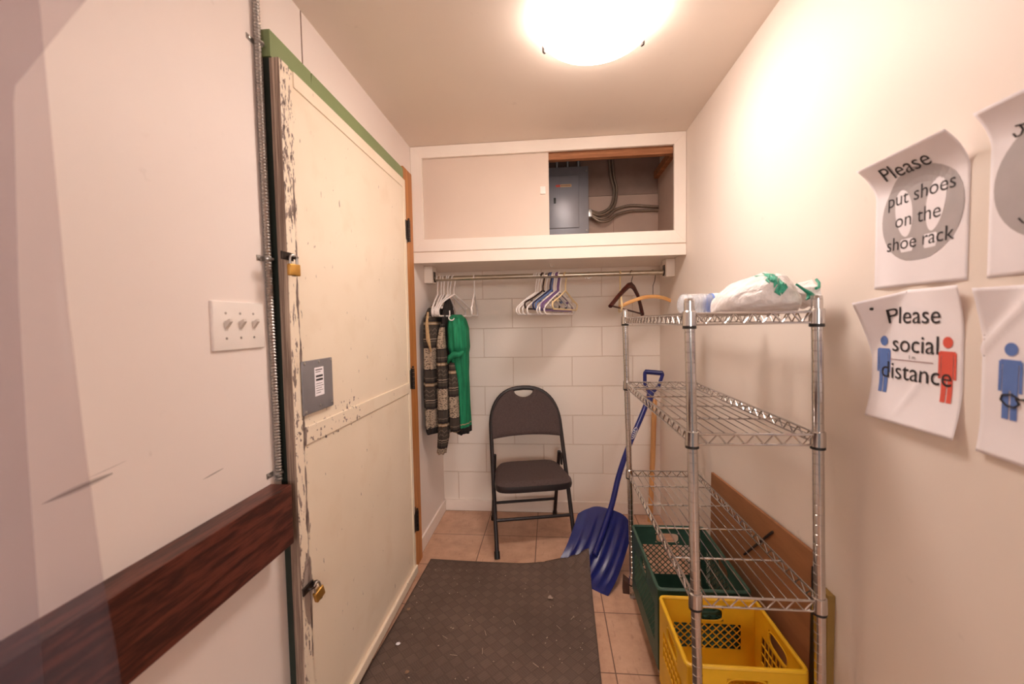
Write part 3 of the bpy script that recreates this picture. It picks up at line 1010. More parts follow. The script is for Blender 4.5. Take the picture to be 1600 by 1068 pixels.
b = MB()
arm(b, [(-0.222, 0.018, -0.222), (-0.16, 0.008, -0.165), (-0.10, 0, -0.115), (-0.04, 0, -0.078), (0, 0, -0.068), (0.04, 0, -0.078), (0.10, 0, -0.115), (0.16, 0.008, -0.165), (0.222, 0.018, -0.222)],
    [0.022, 0.026, 0.03, 0.034, 0.036, 0.034, 0.03, 0.026, 0.022], [0.024, 0.02, 0.016, 0.015, 0.015, 0.015, 0.016, 0.02, 0.024])
b.build('shoulder_bar', M_hangerdark, mh, smooth=True, world=False)
MB().cyl((-0.20, 0.016, -0.218), (0.20, 0.016, -0.218), 0.0055, 10).build('trouser_bar', M_hangerdark, mh, smooth=True, world=False)
lw = thing('wooden_hanger', 'light varnished curved wooden hanger at the right end of the rod', 'hanger', ROD(0.616), RZ(20), 'wooden hangers at the right end of the rod')
MB().tube([Vector((0, 0, -0.135)), Vector((0, 0, -0.075)), Vector((0.012, 0, -0.045))] + arc((0, 0, 0), 0.0195, -0.3, PI * 1.0, 14), 0.0019, 8).build('hook', M_hinge, lw, smooth=True, world=False)
b = MB()
n_ = 14
arm(b, [((i / n_ * 2 - 1) * 0.205, 0.03 * abs(i / n_ * 2 - 1) ** 2, -0.138 - 0.060 * abs(i / n_ * 2 - 1) ** 1.9) for i in range(n_ + 1)], 0.021, 0.014)
b.build('shoulder_bar', M_hangerlight, lw, smooth=True, world=False)


# ------------------------------------------------------------------ clothes
def cloth(levels, seed, nseg=44, amp=0.007, nf=9):
    """levels: (z, cx, cy, half_x, half_y); closed soft tube with folds"""
    m = MB()
    V, F = [], []
    L = []
    for a, b in zip(levels, levels[1:]):
        for s in range(6):
            t = s / 6
            L.append([a[q] + (b[q] - a[q]) * t for q in range(5)])
    L.append(list(levels[-1]))
    for i, (z, cx, cy, hx, hy) in enumerate(L):
        fall = min(1, i / 8)
        for k in range(nseg):
            a = 2 * PI * k / nseg
            c, s = math.cos(a), math.sin(a)
            rr_ = 1 / ((abs(c) ** 2.6 + abs(s) ** 2.6) ** (1 / 2.6))
            fold = amp * fall * (math.sin(a * nf + seed + 1.5 * math.sin(z * 5)) + 0.6 * math.sin(a * (nf + 4) + seed * 2 + z * 7))
            wob = 0.004 * noise.noise(Vector((c * 2 + seed, s * 2, z * 9)))
            V.append((cx + c * (hx * rr_ + fold * 0.8 + wob), cy + s * (hy * rr_ + fold + wob), z + 0.004 * math.sin(a * 5 + seed) * (1 if i == len(L) - 1 else 0)))
    for i in range(len(L) - 1):
        for k in range(nseg):
            k2 = (k + 1) % nseg
            F.append((i * nseg + k, i * nseg + k2, (i + 1) * nseg + k2, (i + 1) * nseg + k))
    F.append(tuple(range(nseg)))
    F.append(tuple((len(L) - 1) * nseg + k for k in reversed(range(nseg))))
    return m.add(V, F)


M_knit, M_knit2 = knit_mat('patterned_knit', 0.62), knit_mat('patterned_knit_front', 0.50)
M_knit3 = knit_mat('patterned_knit_lining', 0.66)
ca = thing('knit_cardigan', 'long patterned grey and cream knit cardigan on the left hangers', 'cardigan', (-0.69, 2.56, 1.45))
cloth([(1.46, -0.705, 2.57, 0.012, 0.05), (1.42, -0.705, 2.56, 0.03, 0.14), (1.36, -0.708, 2.55, 0.038, 0.185), (1.25, -0.712, 2.545, 0.044, 0.185), (1.0, -0.713, 2.54, 0.047, 0.175), (0.80, -0.713, 2.535, 0.048, 0.17), (0.715, -0.713, 2.535, 0.048, 0.165)], 1.0, 48).build('body', M_knit, ca, smooth='all')
cloth([(0.718, -0.713, 2.535, 0.049, 0.166), (0.68, -0.713, 2.535, 0.046, 0.160)], 1.0, 48, 0.005).build('hem_band', plain('dark_knit', lin(34, 28, 27), 0.95), ca, smooth='all')
cloth([(1.33, -0.640, 2.44, 0.012, 0.025), (1.22, -0.645, 2.42, 0.022, 0.045), (1.0, -0.638, 2.42, 0.030, 0.052), (0.80, -0.640, 2.42, 0.033, 0.052), (0.66, -0.645, 2.42, 0.030, 0.045), (0.555, -0.66, 2.42, 0.022, 0.030)], 2.3, 36, 0.005).build('front_panel', M_knit2, ca, smooth='all')
lapel = MB()
lapel.tube([(-0.706, 2.372, 1.40), (-0.712, 2.36, 1.33), (-0.705, 2.355, 1.24), (-0.69, 2.356, 1.17)], [0.006, 0.010, 0.012, 0.004], 8)
lapel.build('collar', plain('tan_knit', lin(190, 160, 120), 0.95, var=0.15, sc=80), ca, smooth='all')
dg = thing('dark_garment', 'dark charcoal garment hanging between the cardigan and the green garment', 'garment', (-0.61, 2.58, 1.5))
cloth([(1.49, -0.640, 2.60, 0.010, 0.03), (1.44, -0.641, 2.60, 0.014, 0.10), (1.36, -0.642, 2.60, 0.018, 0.15), (1.15, -0.640, 2.60, 0.020, 0.14), (0.95, -0.636, 2.60, 0.022, 0.13), (0.80, -0.636, 2.60, 0.022, 0.12)], 3.1, 40).build('body', plain('charcoal_cloth', lin(46, 40, 38), 0.95, var=0.2, sc=60, bump=0.2), dg, smooth='all')
gg = thing('green_garment', 'bright green gathered garment hanging below the white hangers', 'garment', (-0.565, 2.50, 1.56))
cloth([(1.385, -0.570, 2.52, 0.030, 0.05), (1.36, -0.562, 2.50, 0.046, 0.085), (1.30, -0.555, 2.49, 0.056, 0.10), (1.19, -0.553, 2.49, 0.058, 0.10), (1.15, -0.553, 2.50, 0.050, 0.09), (1.0, -0.548, 2.51, 0.042, 0.085), (0.85, -0.545, 2.52, 0.040, 0.08), (0.66, -0.543, 2.52, 0.038, 0.075)], 0.4, 44, 0.006, 11).build('body', green_mat(), gg, smooth='all')
cloth([(1.10, -0.585, 2.43, 0.018, 0.03), (1.0, -0.580, 2.425, 0.026, 0.036), (0.85, -0.578, 2.42, 0.026, 0.036), (0.69, -0.575, 2.42, 0.026, 0.034)], 4.2, 30, 0.004).build('patterned_lining', M_knit3, gg, smooth='all')
bow = MB()
bow.tube([(-0.60, 2.39, 1.10), (-0.585, 2.378, 1.135), (-0.56, 2.378, 1.15), (-0.53, 2.384, 1.15), (-0.51, 2.40, 1.165)], [0.006, 0.016, 0.02, 0.016, 0.008], 10)
bow.build('sash', gg.children[0].data.materials[0], gg, smooth='all')

# ------------------------------------------------------------------ chair
TH = 0.218
ch = thing('folding_chair', 'dark brown padded folding chair with black metal legs by the back wall', 'chair', (-0.144, 2.552, 0), TH)


def frame_y(z):
    return -0.238 + 0.5 * min(z, 0.62) + 0.40 * max(0, z - 0.62)


def fp(x, z):
    return Vector((x, frame_y(z), z))


for s in (-1, 1):
    MB().tube([fp(s * 0.228, 0.006), fp(s * 0.228, 0.30), fp(s * 0.226, 0.64)], 0.0125, 14).build('front_leg', M_chairframe, ch, smooth=True, world=False)
    MB().tube([fp(s * 0.228, 0.0), fp(s * 0.228, 0.035)], 0.016, 14).build('rubber_foot', M_black, ch.children[-1], smooth=True, world=False)
    rl = MB().tube([(s * 0.213, 0.234, 0.006), (s * 0.210, 0.13, 0.30), (s * 0.208, 0.06, 0.50)], 0.0115, 14).build('rear_leg', M_chairframe, ch, smooth=True, world=False)
    MB().tube([(s * 0.213, 0.236, 0.0), (s * 0.213, 0.226, 0.03)], 0.015, 14).build('rubber_foot', M_black, rl, smooth=True, world=False)
    MB().rbox((s * 0.216, 0.035, 0.46), (0.008, 0.03, 0.075), 0.002).build('pivot_bracket', M_chairframe, ch, smooth=True, world=False)
top = []
for i in range(25):
    a = PI * i / 24
    z = 0.64 + 0.262 * math.sin(a) ** 0.8
    top.append(fp(0.226 * math.copysign(abs(math.cos(a)) ** 0.85, math.cos(a)), z))
MB().tube(top, 0.0125, 12).build('back_hoop', M_chairframe, ch, smooth=True, world=False)
# padded back with the hand slot
bk = MB()
NX, NZ = 40, 26


def back_pt(u, v, side):
    # u across, v up
    zt = 0.64
    x = (u * 2 - 1)
    hw = 0.233
    X = x * hw
    ztop = 0.64 + 0.268 * max(0.0, 1 - abs(x) ** 2.45) ** 0.52
    zbot = 0.598 + 0.018 * (1 - x * x)
    cx = abs(X)
    if cx < 0.070:                # the cut-out below the hoop
        ztop -= 0.066 * (1 - (cx / 0.070) ** 2) ** 0.35 - 0.012 * (cx / 0.070) ** 2
    z = zbot + (ztop - zbot) * v
    e = min(1, min(u, 1 - u) * 9, min(v, 1 - v) * 8)
    pad = 0.014 * math.sqrt(max(0.0, e))
    return fp(X, z) + Vector((0, side * pad * 1.15 - 0.002, 0))


bk.grid(lambda u, v: back_pt(u, v, -1), NX, NZ)
bk.grid(lambda u, v: back_pt(u, v, 1), NX, NZ)
bk.build('backrest', M_fabric, ch, smooth='all', world=False)
gb_ = MB().tube([fp(-0.080, 0.886), fp(-0.05, 0.894), fp(0, 0.897), fp(0.05, 0.894), fp(0.080, 0.886)], 0.0125, 10)
gb_.build('hand_grip', M_black, ch, smooth=True, world=False)


def seat_pt(u, v, top_):
    x, y = u * 2 - 1, v * 2 - 1
    # squarish plan with rounded corners, narrower at the rear
    k_ = (abs(x) ** 5 + abs(y) ** 5) ** (1 / 5)
    m_ = max(abs(x), abs(y))
    f_ = (m_ / k_) if k_ > 1e-6 else 1
    X = x * f_ * (0.216 - 0.020 * y * f_)
    Y = -0.055 + y * f_ * 0.182
    e = min(1.0, (1 - m_) * 11)
    z = 0.418 + 0.010 * v
    if top_ > 0:
        z += -0.014 + 0.022 * math.sqrt(max(0, e))
    else:
        z -= 0.054 - 0.004 * (1 - math.sqrt(max(0, e)))
    return Vector((X, Y, z))


st = MB()
st.grid(lambda u, v: seat_pt(u, v, 1), 26, 26)
st.build('seat', M_fabric, ch, smooth='all', world=False)
se = MB()
rim = []
N_ = 64
lo_, hi_ = [], []
for i in range(N_):
    t = i / N_ * 4
    s_ = int(t)
    q = t - s_
    u, v = [(q, 0), (1, q), (1 - q, 1), (0, 1 - q)][s_]
    hi_.append(seat_pt(u, v, 1))
    lo_.append(seat_pt(u, v, -1))
bul = [(a * 0.5 + b_ * 0.5) for a, b_ in zip(hi_, lo_)]
bul = [Vector((p.x * 1.015, (p.y + 0.055) * 1.015 - 0.055, p.z)) for p in bul]
se.add(hi_ + bul + lo_, [(i, (i + 1) % N_, N_ + (i + 1) % N_, N_ + i) for i in range(N_)] + [(N_ + i, N_ + (i + 1) % N_, 2 * N_ + (i + 1) % N_, 2 * N_ + i) for i in range(N_)] + [tuple(range(2 * N_, 3 * N_))])
se.build('seat_edge', plain('seat_vinyl', lin(40, 34, 36), 0.4, var=0.1), ch, smooth=True, world=False)
MB().cyl(fp(-0.228, 0.178), fp(0.228, 0.178), 0.0095, 12).build('front_stretcher', M_chairframe, ch, smooth=True, world=False)
MB().cyl((-0.212, 0.19, 0.135), (0.212, 0.19, 0.135), 0.009, 12).build('rear_stretcher', M_chairframe, ch, smooth=True, world=False)
MB().cyl(fp(-0.226, 0.345), fp(0.226, 0.345), 0.009, 12).build('seat_support', M_chairframe, ch, smooth=True, world=False)

# ------------------------------------------------------------------ shovel
BX, BY, BT, BW, BL, BZ = 0.262, 1.985, 0.66, 0.335, 0.285, 0.262
bs, bc = math.sin(BT), math.cos(BT)


def blade(a, s):
    """a 0..1 across to the left, s 0..1 towards the shaft"""
    e = abs(a * 2 - 1)
    s = s * (1 - 0.16 * e ** 5)
    z = BZ * (0.18 * s + 0.82 * s ** 2.2)
    z += 0.030 * max(0, (e - 0.72) / 0.28) ** 1.5 * (0.12 + 0.88 * min(1, s * 1.6))
    ribs = 0.0045 * math.cos(a * 2 * PI * 6) * min(1, s * 5) * min(1, (1 - s) * 6) * (1 if e < 0.8 else 0)
    dish = 0.020 * (1 - e * e) * s
    x = BX - bc * BW * a + bs * (BL * s + dish * 2)
    y = BY + bs * BW * a + bc * (BL * s + dish * 2)
    return Vector((x, y, z + ribs + 0.004))


sh = thing('snow_shovel', 'dark blue plastic snow shovel leaning in the back right corner', 'shovel', (BX, BY, 0))
bl = MB()
bl.grid(lambda u, v: blade(u, v), 64, 22, (-0.0022, -0.0028, -0.004))
bl.build('blade', M_shovel, sh, smooth=True)
e1v, e2v = Vector((-bc, bs, 0)), Vector((bs, bc, 0))
j = blade(0.5, 1.0)
jm = blade(0.5, 0.45)
g0 = Vector((0.612, 2.62, 0.880))
b1 = j + (g0 - j) * 0.28 + Vector((-0.012, 0, 0.0))
shaft = [jm + Vector((0, 0, 0.012)), j + Vector((-0.002, -0.004, 0.012)), j * 0.75 + g0 * 0.25 + Vector((-0.018, -0.01, 0.02)), j * 0.5 + g0 * 0.5 + Vector((-0.015, -0.01, 0.03)), j * 0.25 + g0 * 0.75 + Vector((-0.005, -0.004, 0.014)), g0]
P = [Vector(p) for p in shaft]
sm_ = []
for i in range(len(P) - 1):
    a, b_, c, d = P[max(i - 1, 0)], P[i], P[i + 1], P[min(i + 2, len(P) - 1)]
    for q in range(8):
        t = q / 8
        sm_.append(0.5 * ((2 * b_) + (c - a) * t + (2 * a - 5 * b_ + 4 * c - d) * t * t + (3 * b_ - a - 3 * c + d) * t ** 3))
sm_.append(P[-1])
MB().tube(sm_, [0.016] * 8 + [0.0155] * (len(sm_) - 8), 16).build('shaft', M_shaft, sh, smooth='all')
# D grip: local frame on the shaft end
ga = Vector((0.045, 0.10, 0.125)).normalized()          # the grip is set steeper than the shaft
gx = Vector((0.95, -0.31, 0)).normalized()
gx = (gx - ga * gx.dot(ga)).normalized()
G = lambda a, h_: g0 + gx * a + ga * h_
MB().tube([G(0, -0.09), G(0, -0.02), G(0, 0.012)], [0.0185, 0.021, 0.023], 14).build('grip_socket', M_shovel, sh, smooth=True)
for s in (-1, 1):
    MB().tube(rounded([G(s * 0.006, 0.0), G(s * 0.042, 0.058), G(s * 0.054, 0.145), G(s * 0.047, 0.158)], 0.02, 4), 0.0115, 12).build('grip_arm', M_shovel, sh, smooth=True)
MB().tube([G(-0.054, 0.154), G(0, 0.155), G(0.054, 0.154)], 0.0155, 14).build('grip_bar', M_shovel, sh, smooth=True)
# oval label on the shaft facing the room
mid = sm_[int(len(sm_) * 0.66)]
md2 = sm_[int(len(sm_) * 0.66) + 2]
sa = (md2 - mid).normalized()
vd = (Vector((0, 0, 1.33)) - mid).normalized()
sx_ = sa.cross(vd).normalized()
sn = sx_.cross(sa).normalized()
if sn.dot(vd) < 0:
    sn = -sn


def onshaft(a, h_, lift):
    th = a / 0.0155
    return mid + sa * h_ + sx_ * (math.sin(th) * (0.0155 + lift)) + sn * (math.cos(th) * (0.0155 + lift))


lab = MB()
ov = [onshaft(0.012 * math.cos(2 * PI * i / 28), 0.038 * math.sin(2 * PI * i / 28), 0.0012) for i in range(28)]
lab.tube(ov, 0.0014, 6, closed=True)
for q, wv in enumerate((0.7, 0.9, 0.8, 0.9)):
    hh = -0.019 + q * 0.0125
    lab.tube([onshaft(-0.007 * wv, hh - 0.003, 0.001), onshaft(0.007 * wv, hh - 0.003, 0.001), onshaft(0.007 * wv, hh + 0.003, 0.001)], 0.0016, 6)
lab.build('oval_label', M_whiteplastic, sh, smooth=True)

wh = MB().tube([(0.640, 2.765, 0.0), (0.668, 2.81, 0.40), (0.692, 2.851, 0.79), (0.6925, 2.8515, 0.80)], [0.0165, 0.0165, 0.0165, 0.010], 16)
tag(wh.build('wooden_pole', M_handle, smooth=True), 'plain wooden pole leaning in the back right corner behind the shelving', 'pole')

# ------------------------------------------------------------------ floor mat, lifted where it lies over the shovel blade
cor = {'bl': (-0.690, 2.238), 'br': (0.190, 2.235)}


def mat_pt(u, v):
    # u 0 left..1 right, v 0 far..1 near
    yl = 2.238 + (0.55 - 2.238) * v
    xl = -0.690 + (-0.745 + 0.690) * v * 1.2
    xr = 0.193 + (0.168 - 0.193) * v * 2.1
    x = xl + (xr - xl) * u
    yfar = 2.238 - 0.012 * math.sin(u * PI) - 0.02 * max(0, u - 0.5) ** 2
    y = yfar + (0.55 - yfar) * v
    # height: above the blade
    d = Vector((x - BX, y - BY, 0))
    a = d.dot(e1v) / BW
    s = d.dot(e2v) / BL
    z = 0.007
    aa = min(1.0, max(0.0, a))
    if s > -0.35:
        # near the blade: how much the mat is held up
        bz = blade(aa, max(0.0, min(1.0, s))).z if s > 0 else 0.004
        out_ = max(0.0, a - 1.0) * BW
        w_ = max(0.0, 1 - out_ / 0.28)
        w_ = w_ * w_ * (3 - 2 * w_)
        pre = max(0.0, 1 + s / 0.35) if s < 0 else 1.0
        pre = pre * pre * (3 - 2 * pre)
        z = max(z, 0.007 + (bz + 0.010) * w_ * pre)
    z += 0.002 * noise.noise(Vector((x * 3, y * 3, 0)))
    return (x, y, z)


mm = MB()
mm.grid(mat_pt, 90, 150, (0, 0, -0.005))
tag(mm.build('floor_mat', M_mat, smooth='all'), 'dark grey-brown ribbed floor mat beside the door', 'mat')

# litter on the mat
def leaf(x, y, s, rz, mat, label, cat, name):
    m = MB()
    m.grid(lambda u, v: (s * (u - 0.5) * 2 * (0.4 + 0.6 * math.sin(PI * min(1, v + 0.15))), s * 1.5 * (v - 0.5), 0.003 + s * 0.25 * ((u - 0.5) ** 2 * 4 - 0.4 + (v - .5) ** 2)), 5, 5, (0, 0, 0.0008))
    o = m.build(name, mat, smooth='all')
    o.location = (x, y, mat_pt(0.5, 0.5)[2] + 0.004 + s * 0.1)
    o.rotation_euler = (0, 0, rz)
    tag(o, label, cat, 'litter on the floor mat')


leaf(-0.644, 1.608, 0.010, 0.4, M_paper, 'tiny white paper scrap near the left edge of the floor mat', 'paper scrap', 'paper_scrap')
leaf(-0.672, 1.813, 0.010, 1.4, M_leaf, 'small dry leaf bit nearest the door at the left edge of the mat', 'leaf', 'dry_leaf')
leaf(-0.018, 1.935, 0.014, 2.2, plain('grey_chip', lin(168, 150, 138), 0.8), 'greyish chip on the right half of the floor mat', 'debris', 'debris_chip')
leaf(-0.56, 1.474, 0.009, 0.9, M_leaf, 'small dry leaf bit near the front left of the floor mat', 'leaf', 'dry_leaf')
cr = MB()
rg = random.Random(5)
for i in range(80):
    x, y = rg.uniform(-0.68, 0.15), rg.uniform(1.42, 2.15)
    dd = Vector((x - BX, y - BY, 0))
    if dd.dot(e2v) > -0.14:
        continue
    a = rg.uniform(0, PI)
    l_ = rg.choice((0.002, 0.002, 0.002, 0.003, 0.003, 0.003, 0.004, 0.002, 0.003, 0.015))
    w_ = 0.0008 if l_ > 0.01 else rg.uniform(0.0012, 0.0022)
    cr.rbox((x, y, 0.0105), (l_ * 2, w_ * 2, 0.0018), 0.0005, Matrix.Rotation(a, 3, 'Z'), 1)
tag(cr.build('crumbs', plain('straw_crumbs', lin(176, 156, 138), 0.8, var=0.2)), 'scattered crumbs and straw bits on the floor mat', 'debris', kind='stuff')

# ------------------------------------------------------------------ wire shelving
rk = thing('wire_shelving', 'chrome wire shelving rack standing along the right wall', 'shelving', (0.52, 1.53, 0))
YA, YD = 1.985, 1.082
SX = lambda z: 0.3785 - 0.0225 * z        # the rack leans a little to the left
WX = 0.301
for yy in (YD, YA):
    for xo in (0, WX):
        m = MB()
        p, r_ = [], []
        z = 0.03
        while z < 1.362:
            for dz, rad in ((0, 0.0127), (0.0225, 0.0127), (0.0232, 0.0118), (0.0248, 0.0118)):
                p.append((SX(z + dz) + xo, yy, z + dz))
                r_.append(rad)
            z += 0.0254
        m.tube(p, r_, 18)
        m.lathe([(0.0127, 0), (0.011, 0.006), (0.0, 0.0075)], p[-1], seg=18)
        po = m.build('post', M_chrome, rk, smooth=True)
        MB().lathe([(0.016, 0), (0.016, 0.008), (0.007, 0.012), (0.007, 0.032)], (SX(0) + xo, yy, 0), seg=16).build('leveling_foot', M_steel, po, smooth=True)
SHELF_Z = (1.343, 1.040, 0.618, 0.098)
for si, zt in enumerate(SHELF_Z):
    xa, xb = SX(zt), SX(zt) + WX
    m = MB()
    zb = zt - 0.026
    lo_r, hi_r = 0.0028, 0.0032
    inset = 0.012
    fx0, fx1, fy0, fy1 = xa - 0.004, xb + 0.004, YD - 0.004, YA + 0.004
    for zz, rr2 in ((zt, hi_r), (zb, lo_r)):
        m.cyl((fx0, fy0 + 0.016, zz), (fx0, fy1 - 0.016, zz), rr2, 8)
        m.cyl((fx1, fy0 + 0.016, zz), (fx1, fy1 - 0.016, zz), rr2, 8)
        m.cyl((fx0 + 0.016, fy0, zz), (fx1 - 0.016, fy0, zz), rr2, 8)
        m.cyl((fx0 + 0.016, fy1, zz), (fx1 - 0.016, fy1, zz), rr2, 8)
    # zigzag trusses
    for X in (fx0, fx1):
        n = 36
        m.tube(rounded([(X, fy0 + 0.02 + (fy1 - fy0 - 0.04) * i / n, zt if i % 2 else zb) for i in range(n + 1)], 0.004, 2), 0.0021, 6)
    for Y in (fy0, fy1):
        n = 12
        m.tube(rounded([(fx0 + 0.02 + (fx1 - fx0 - 0.04) * i / n, Y, zb if i % 2 else zt) for i in range(n + 1)], 0.004, 2), 0.0021, 6)
    m.build('shelf_frame', M_chrome, rk, smooth=True)
    w = MB()
    for i in range(1, 11):
        X = fx0 + (fx1 - fx0) * i / 11
        w.cyl((X, fy0, zt + 0.002), (X, fy1, zt + 0.002), 0.0016, 6)
    for i in range(1, 5):
        Y = fy0 + (fy1 - fy0) * i / 5
        w.cyl((fx0, Y, zt - 0.003), (fx1, Y, zt - 0.003), 0.0028, 8)
    w.build('shelf_wires', M_chrome, rk, smooth=True)
    for X in (xa, xb):
        for Y in (YD, YA):
            c = MB()
            c.lathe([(0.0155, -0.030), (0.0175, -0.029), (0.0165, 0.006), (0.0145, 0.008)], (X, Y, zt), seg=20)
            co_ = c.build('corner_collar', M_chrome, rk, smooth=True)
            MB().lathe([(0.0142, -0.037), (0.0168, -0.036), (0.0165, -0.030), (0.014, -0.030)], (X, Y, zt), seg=20).build('sleeve_ring', M_black, co_, smooth=True)


# ------------------------------------------------------------------ crates
def crate(name, label, mat, x0, x1, y0, y1, z0, z1, wins, hole_ends, solid_low):
    r = thing(name, label, 'crate', ((x0 + x1) / 2, (y0 + y1) / 2, z0), group='milk crates on the bottom shelf')
    t = 0.004

    def wall(p0, du, L, holes, pat):
        """wall from p0 along du, height z0..z1, with window (a0,a1,h0,h1) filled by a lattice, hand hole on top"""
        m = MB()
        du = Vector(du)
        nrm = Vector((du.y, -du.x, 0)) * t
        hz = z1 - z0

        def slab(a0, a1, h0, h1, th=1.0):
            P0 = Vector(p0) + du * a0 + Vector((0, 0, h0)) - nrm * (th * 0.5)
            P1 = Vector(p0) + du * a1 + Vector((0, 0, h0)) - nrm * (th * 0.5)
            m.prism([P0, P1, P1 + Vector((0, 0, h1 - h0)), P0 + Vector((0, 0, h1 - h0))], nrm * th)
        a0, a1, h0, h1 = holes
        slab(0, a0, 0, hz)
        slab(a1, L, 0, hz)
        slab(a0, a1, 0, h0)
        hh0, hh1 = hz - 0.075, hz - 0.028
        c_ = L / 2
        hw = 0.052
        slab(a0, a1, hz - 0.022, hz)
        # hand hole surround
        slab(a0, c_ - hw, hh0, hz - 0.022)
        slab(c_ + hw, a1, hh0, hz - 0.022)
        slab(c_ - hw, c_ + hw, hh1, hz - 0.022)
        ring = []
        for i in range(24):
            a = 2 * PI * i / 24
            ring.append(Vector(p0) + du * (c_ + hw * math.copysign(abs(math.cos(a)) ** 0.5, math.cos(a))) + Vector((0, 0, (hh0 + hh1) / 2 + (hh1 - hh0) / 2 * math.copysign(abs(math.sin(a)) ** 0.7, math.sin(a)))))
        m.tube(ring, 0.0035, 6, closed=True)
        slab(a0, a1, hh0 - 0.008, hh0)
        # lattice
        top_ = hh0 - 0.008
        Hh = top_ - h0
        if pat == 'diamond':
            st_ = 0.026
            n = int((a1 - a0 + Hh) / st_) + 1
            for i in range(-1, n + 1):
                for sg in (1, -1):
                    s0 = a0 - Hh + i * st_ if sg > 0 else a0 + i * st_
                    # line a = s0 + sg*h , clip to [a0,a1]
                    pts_ = []
                    for hq in (0, Hh):
                        pts_.append((s0 + sg * hq, hq))
                    (aa, ha), (ab, hb) = pts_
                    lo__, hi__ = 0.0, 1.0
                    d = ab - aa
                    for bound, sgn in ((a0, 1), (a1, -1)):
                        # sgn*(aa+d*t-bound)>=0
                        f0 = sgn * (aa - bound)
                        fd = sgn * d
                        if abs(fd) < 1e-9:
                            continue
                        tt = -f0 / fd
                        if fd > 0:
                            lo__ = max(lo__, tt)
                        else:
                            hi__ = min(hi__, tt)
                    if hi__ - lo__ > 0.02:
                        A = Vector(p0) + du * (aa + d * lo__) + Vector((0, 0, h0 + ha + (hb - ha) * lo__))
                        B = Vector(p0) + du * (aa + d * hi__) + Vector((0, 0, h0 + ha + (hb - ha) * hi__))
                        m.tube([A, B], 0.0022, 4)
        else:
            n = max(3, int((a1 - a0) / 0.02))
            for i in range(1, n):
                slab(a0 + (a1 - a0) * i / n - 0.0015, a0 + (a1 - a0) * i / n + 0.0015, h0, top_, 0.8)
            k2 = max(3, int(Hh / 0.026))
            for i in range(1, k2):
                slab(a0, a1, h0 + Hh * i / k2 - 0.0016, h0 + Hh * i / k2 + 0.0016, 0.9)
        return m

    dx, dy = x1 - x0, y1 - y0
    hz = z1 - z0
    e = 0.045
    wl_ = (e, 0, 0, 0)
    wall((x0, y0, z0), (1, 0, 0), dx, (e, dx - e, solid_low, hz - 0.02), wins).build('end_wall', mat, r)
    wall((x0, y1, z0), (1, 0, 0), dx, (e, dx - e, solid_low, hz - 0.02), 'diamond').build('end_wall', mat, r)
    wall((x0, y0, z0), (0, 1, 0), dy, (e, dy - e, solid_low, hz - 0.02), wins).build('side_wall', mat, r)
    wall((x1, y0, z0), (0, 1, 0), dy, (e, dy - e, solid_low, hz - 0.02), wins).build('side_wall', mat, r)
    rim_ = MB()
    rr3 = 0.014
    lp_ = []
    for (cx, cy, aa) in ((x1 - rr3, y1 - rr3, 0), (x0 + rr3, y1 - rr3, PI / 2), (x0 + rr3, y0 + rr3, PI), (x1 - rr3, y0 + rr3, 1.5 * PI)):
        for i in range(5):
            a = aa + PI / 2 * i / 4
            lp_.append((cx + rr3 * math.cos(a), cy + rr3 * math.sin(a), z1))
    rim_.tube(lp_, 0.0062, 8, closed=True)
    rim_.build('rim', mat, r, smooth=True)
    fl = MB()
    fl.box(x0, x1, y0, y1, z0, z0 + 0.003)
    nx = 9
    for i in range(1, nx):
        fl.box(x0 + dx * i / nx - 0.002, x0 + dx * i / nx + 0.002, y0, y1, z0 + 0.003, z0 + 0.009)
    ny = max(4, int(dy / 0.035))
    for i in range(1, ny):
        fl.box(x0, x1, y0 + dy * i / ny - 0.002, y0 + dy * i / ny + 0.002, z0 + 0.003, z0 + 0.009)
    fl.build('base_grid', mat, r)
    return r


crate('milk_crate', 'dark green plastic milk crate on the bottom shelf behind the yellow one', M_gcrate, 0.362, 0.668, 1.447, 1.900, 0.104, 0.394, 'diamond', True, 0.07)
crate('milk_crate', 'yellow plastic milk crate at the near end of the bottom shelf', M_ycrate, 0.357, 0.664, 1.122, 1.405, 0.104, 0.394, 'grid', True, 0.12)

# boards behind the rack
bd = thing('leaning_board', 'large brown wooden board standing behind the shelving against the right wall', 'board', (0.712, 1.55, 0))
MB().prism([(0.7135, 1.205, 0.0), (0.7135, 1.935, 0.0), (0.7185, 1.935, 0.635), (0.7185, 1.205, 0.675)], (0.011, 0, 0)).build('board_panel', M_board, bd, bevel=0.001)
MB().prism([(0.7128, 1.40, 0.630), (0.7128, 1.404, 0.634), (0.7112, 1.60, 0.445), (0.7112, 1.596, 0.441)], (0.006, 0, 0)).build('pen_mark', M_mark, bd)
tag(MB().box(0.713, XR - 0.0005, 1.176, 1.199, 0.27, 0.64).build('rubber_strip', M_black, bevel=0.004), 'black strip standing behind the near right rack post', 'strip')
tag(MB().box(0.715, XR - 0.0005, 1.128, 1.172, 0.0, 0.60).build('mustard_board', M_board2, bevel=0.001), 'narrow mustard coloured board edge behind the near right rack post', 'board')
tag(MB().prism([(0.335, 2.012, 0), (0.366, 2.006, 0), (0.366, 2.006, 0.05), (0.338, 2.012, 0.07)], (0.006, 0.05, 0)).build('wooden_wedge', plain('dark_brown_wood', lin(74, 50, 42), 0.7, var=0.2, sc=30), bevel=0.001), 'dark brown wedge on the floor by the far left rack post', 'wedge')

# ------------------------------------------------------------------ bag and bottles on the top shelf
TOP = SHELF_Z[0] + 0.004
bg = thing('plastic_bag', 'stuffed white plastic bag with green ties on the top shelf', 'bag', (0.57, 1.235, TOP))
bag = MB()


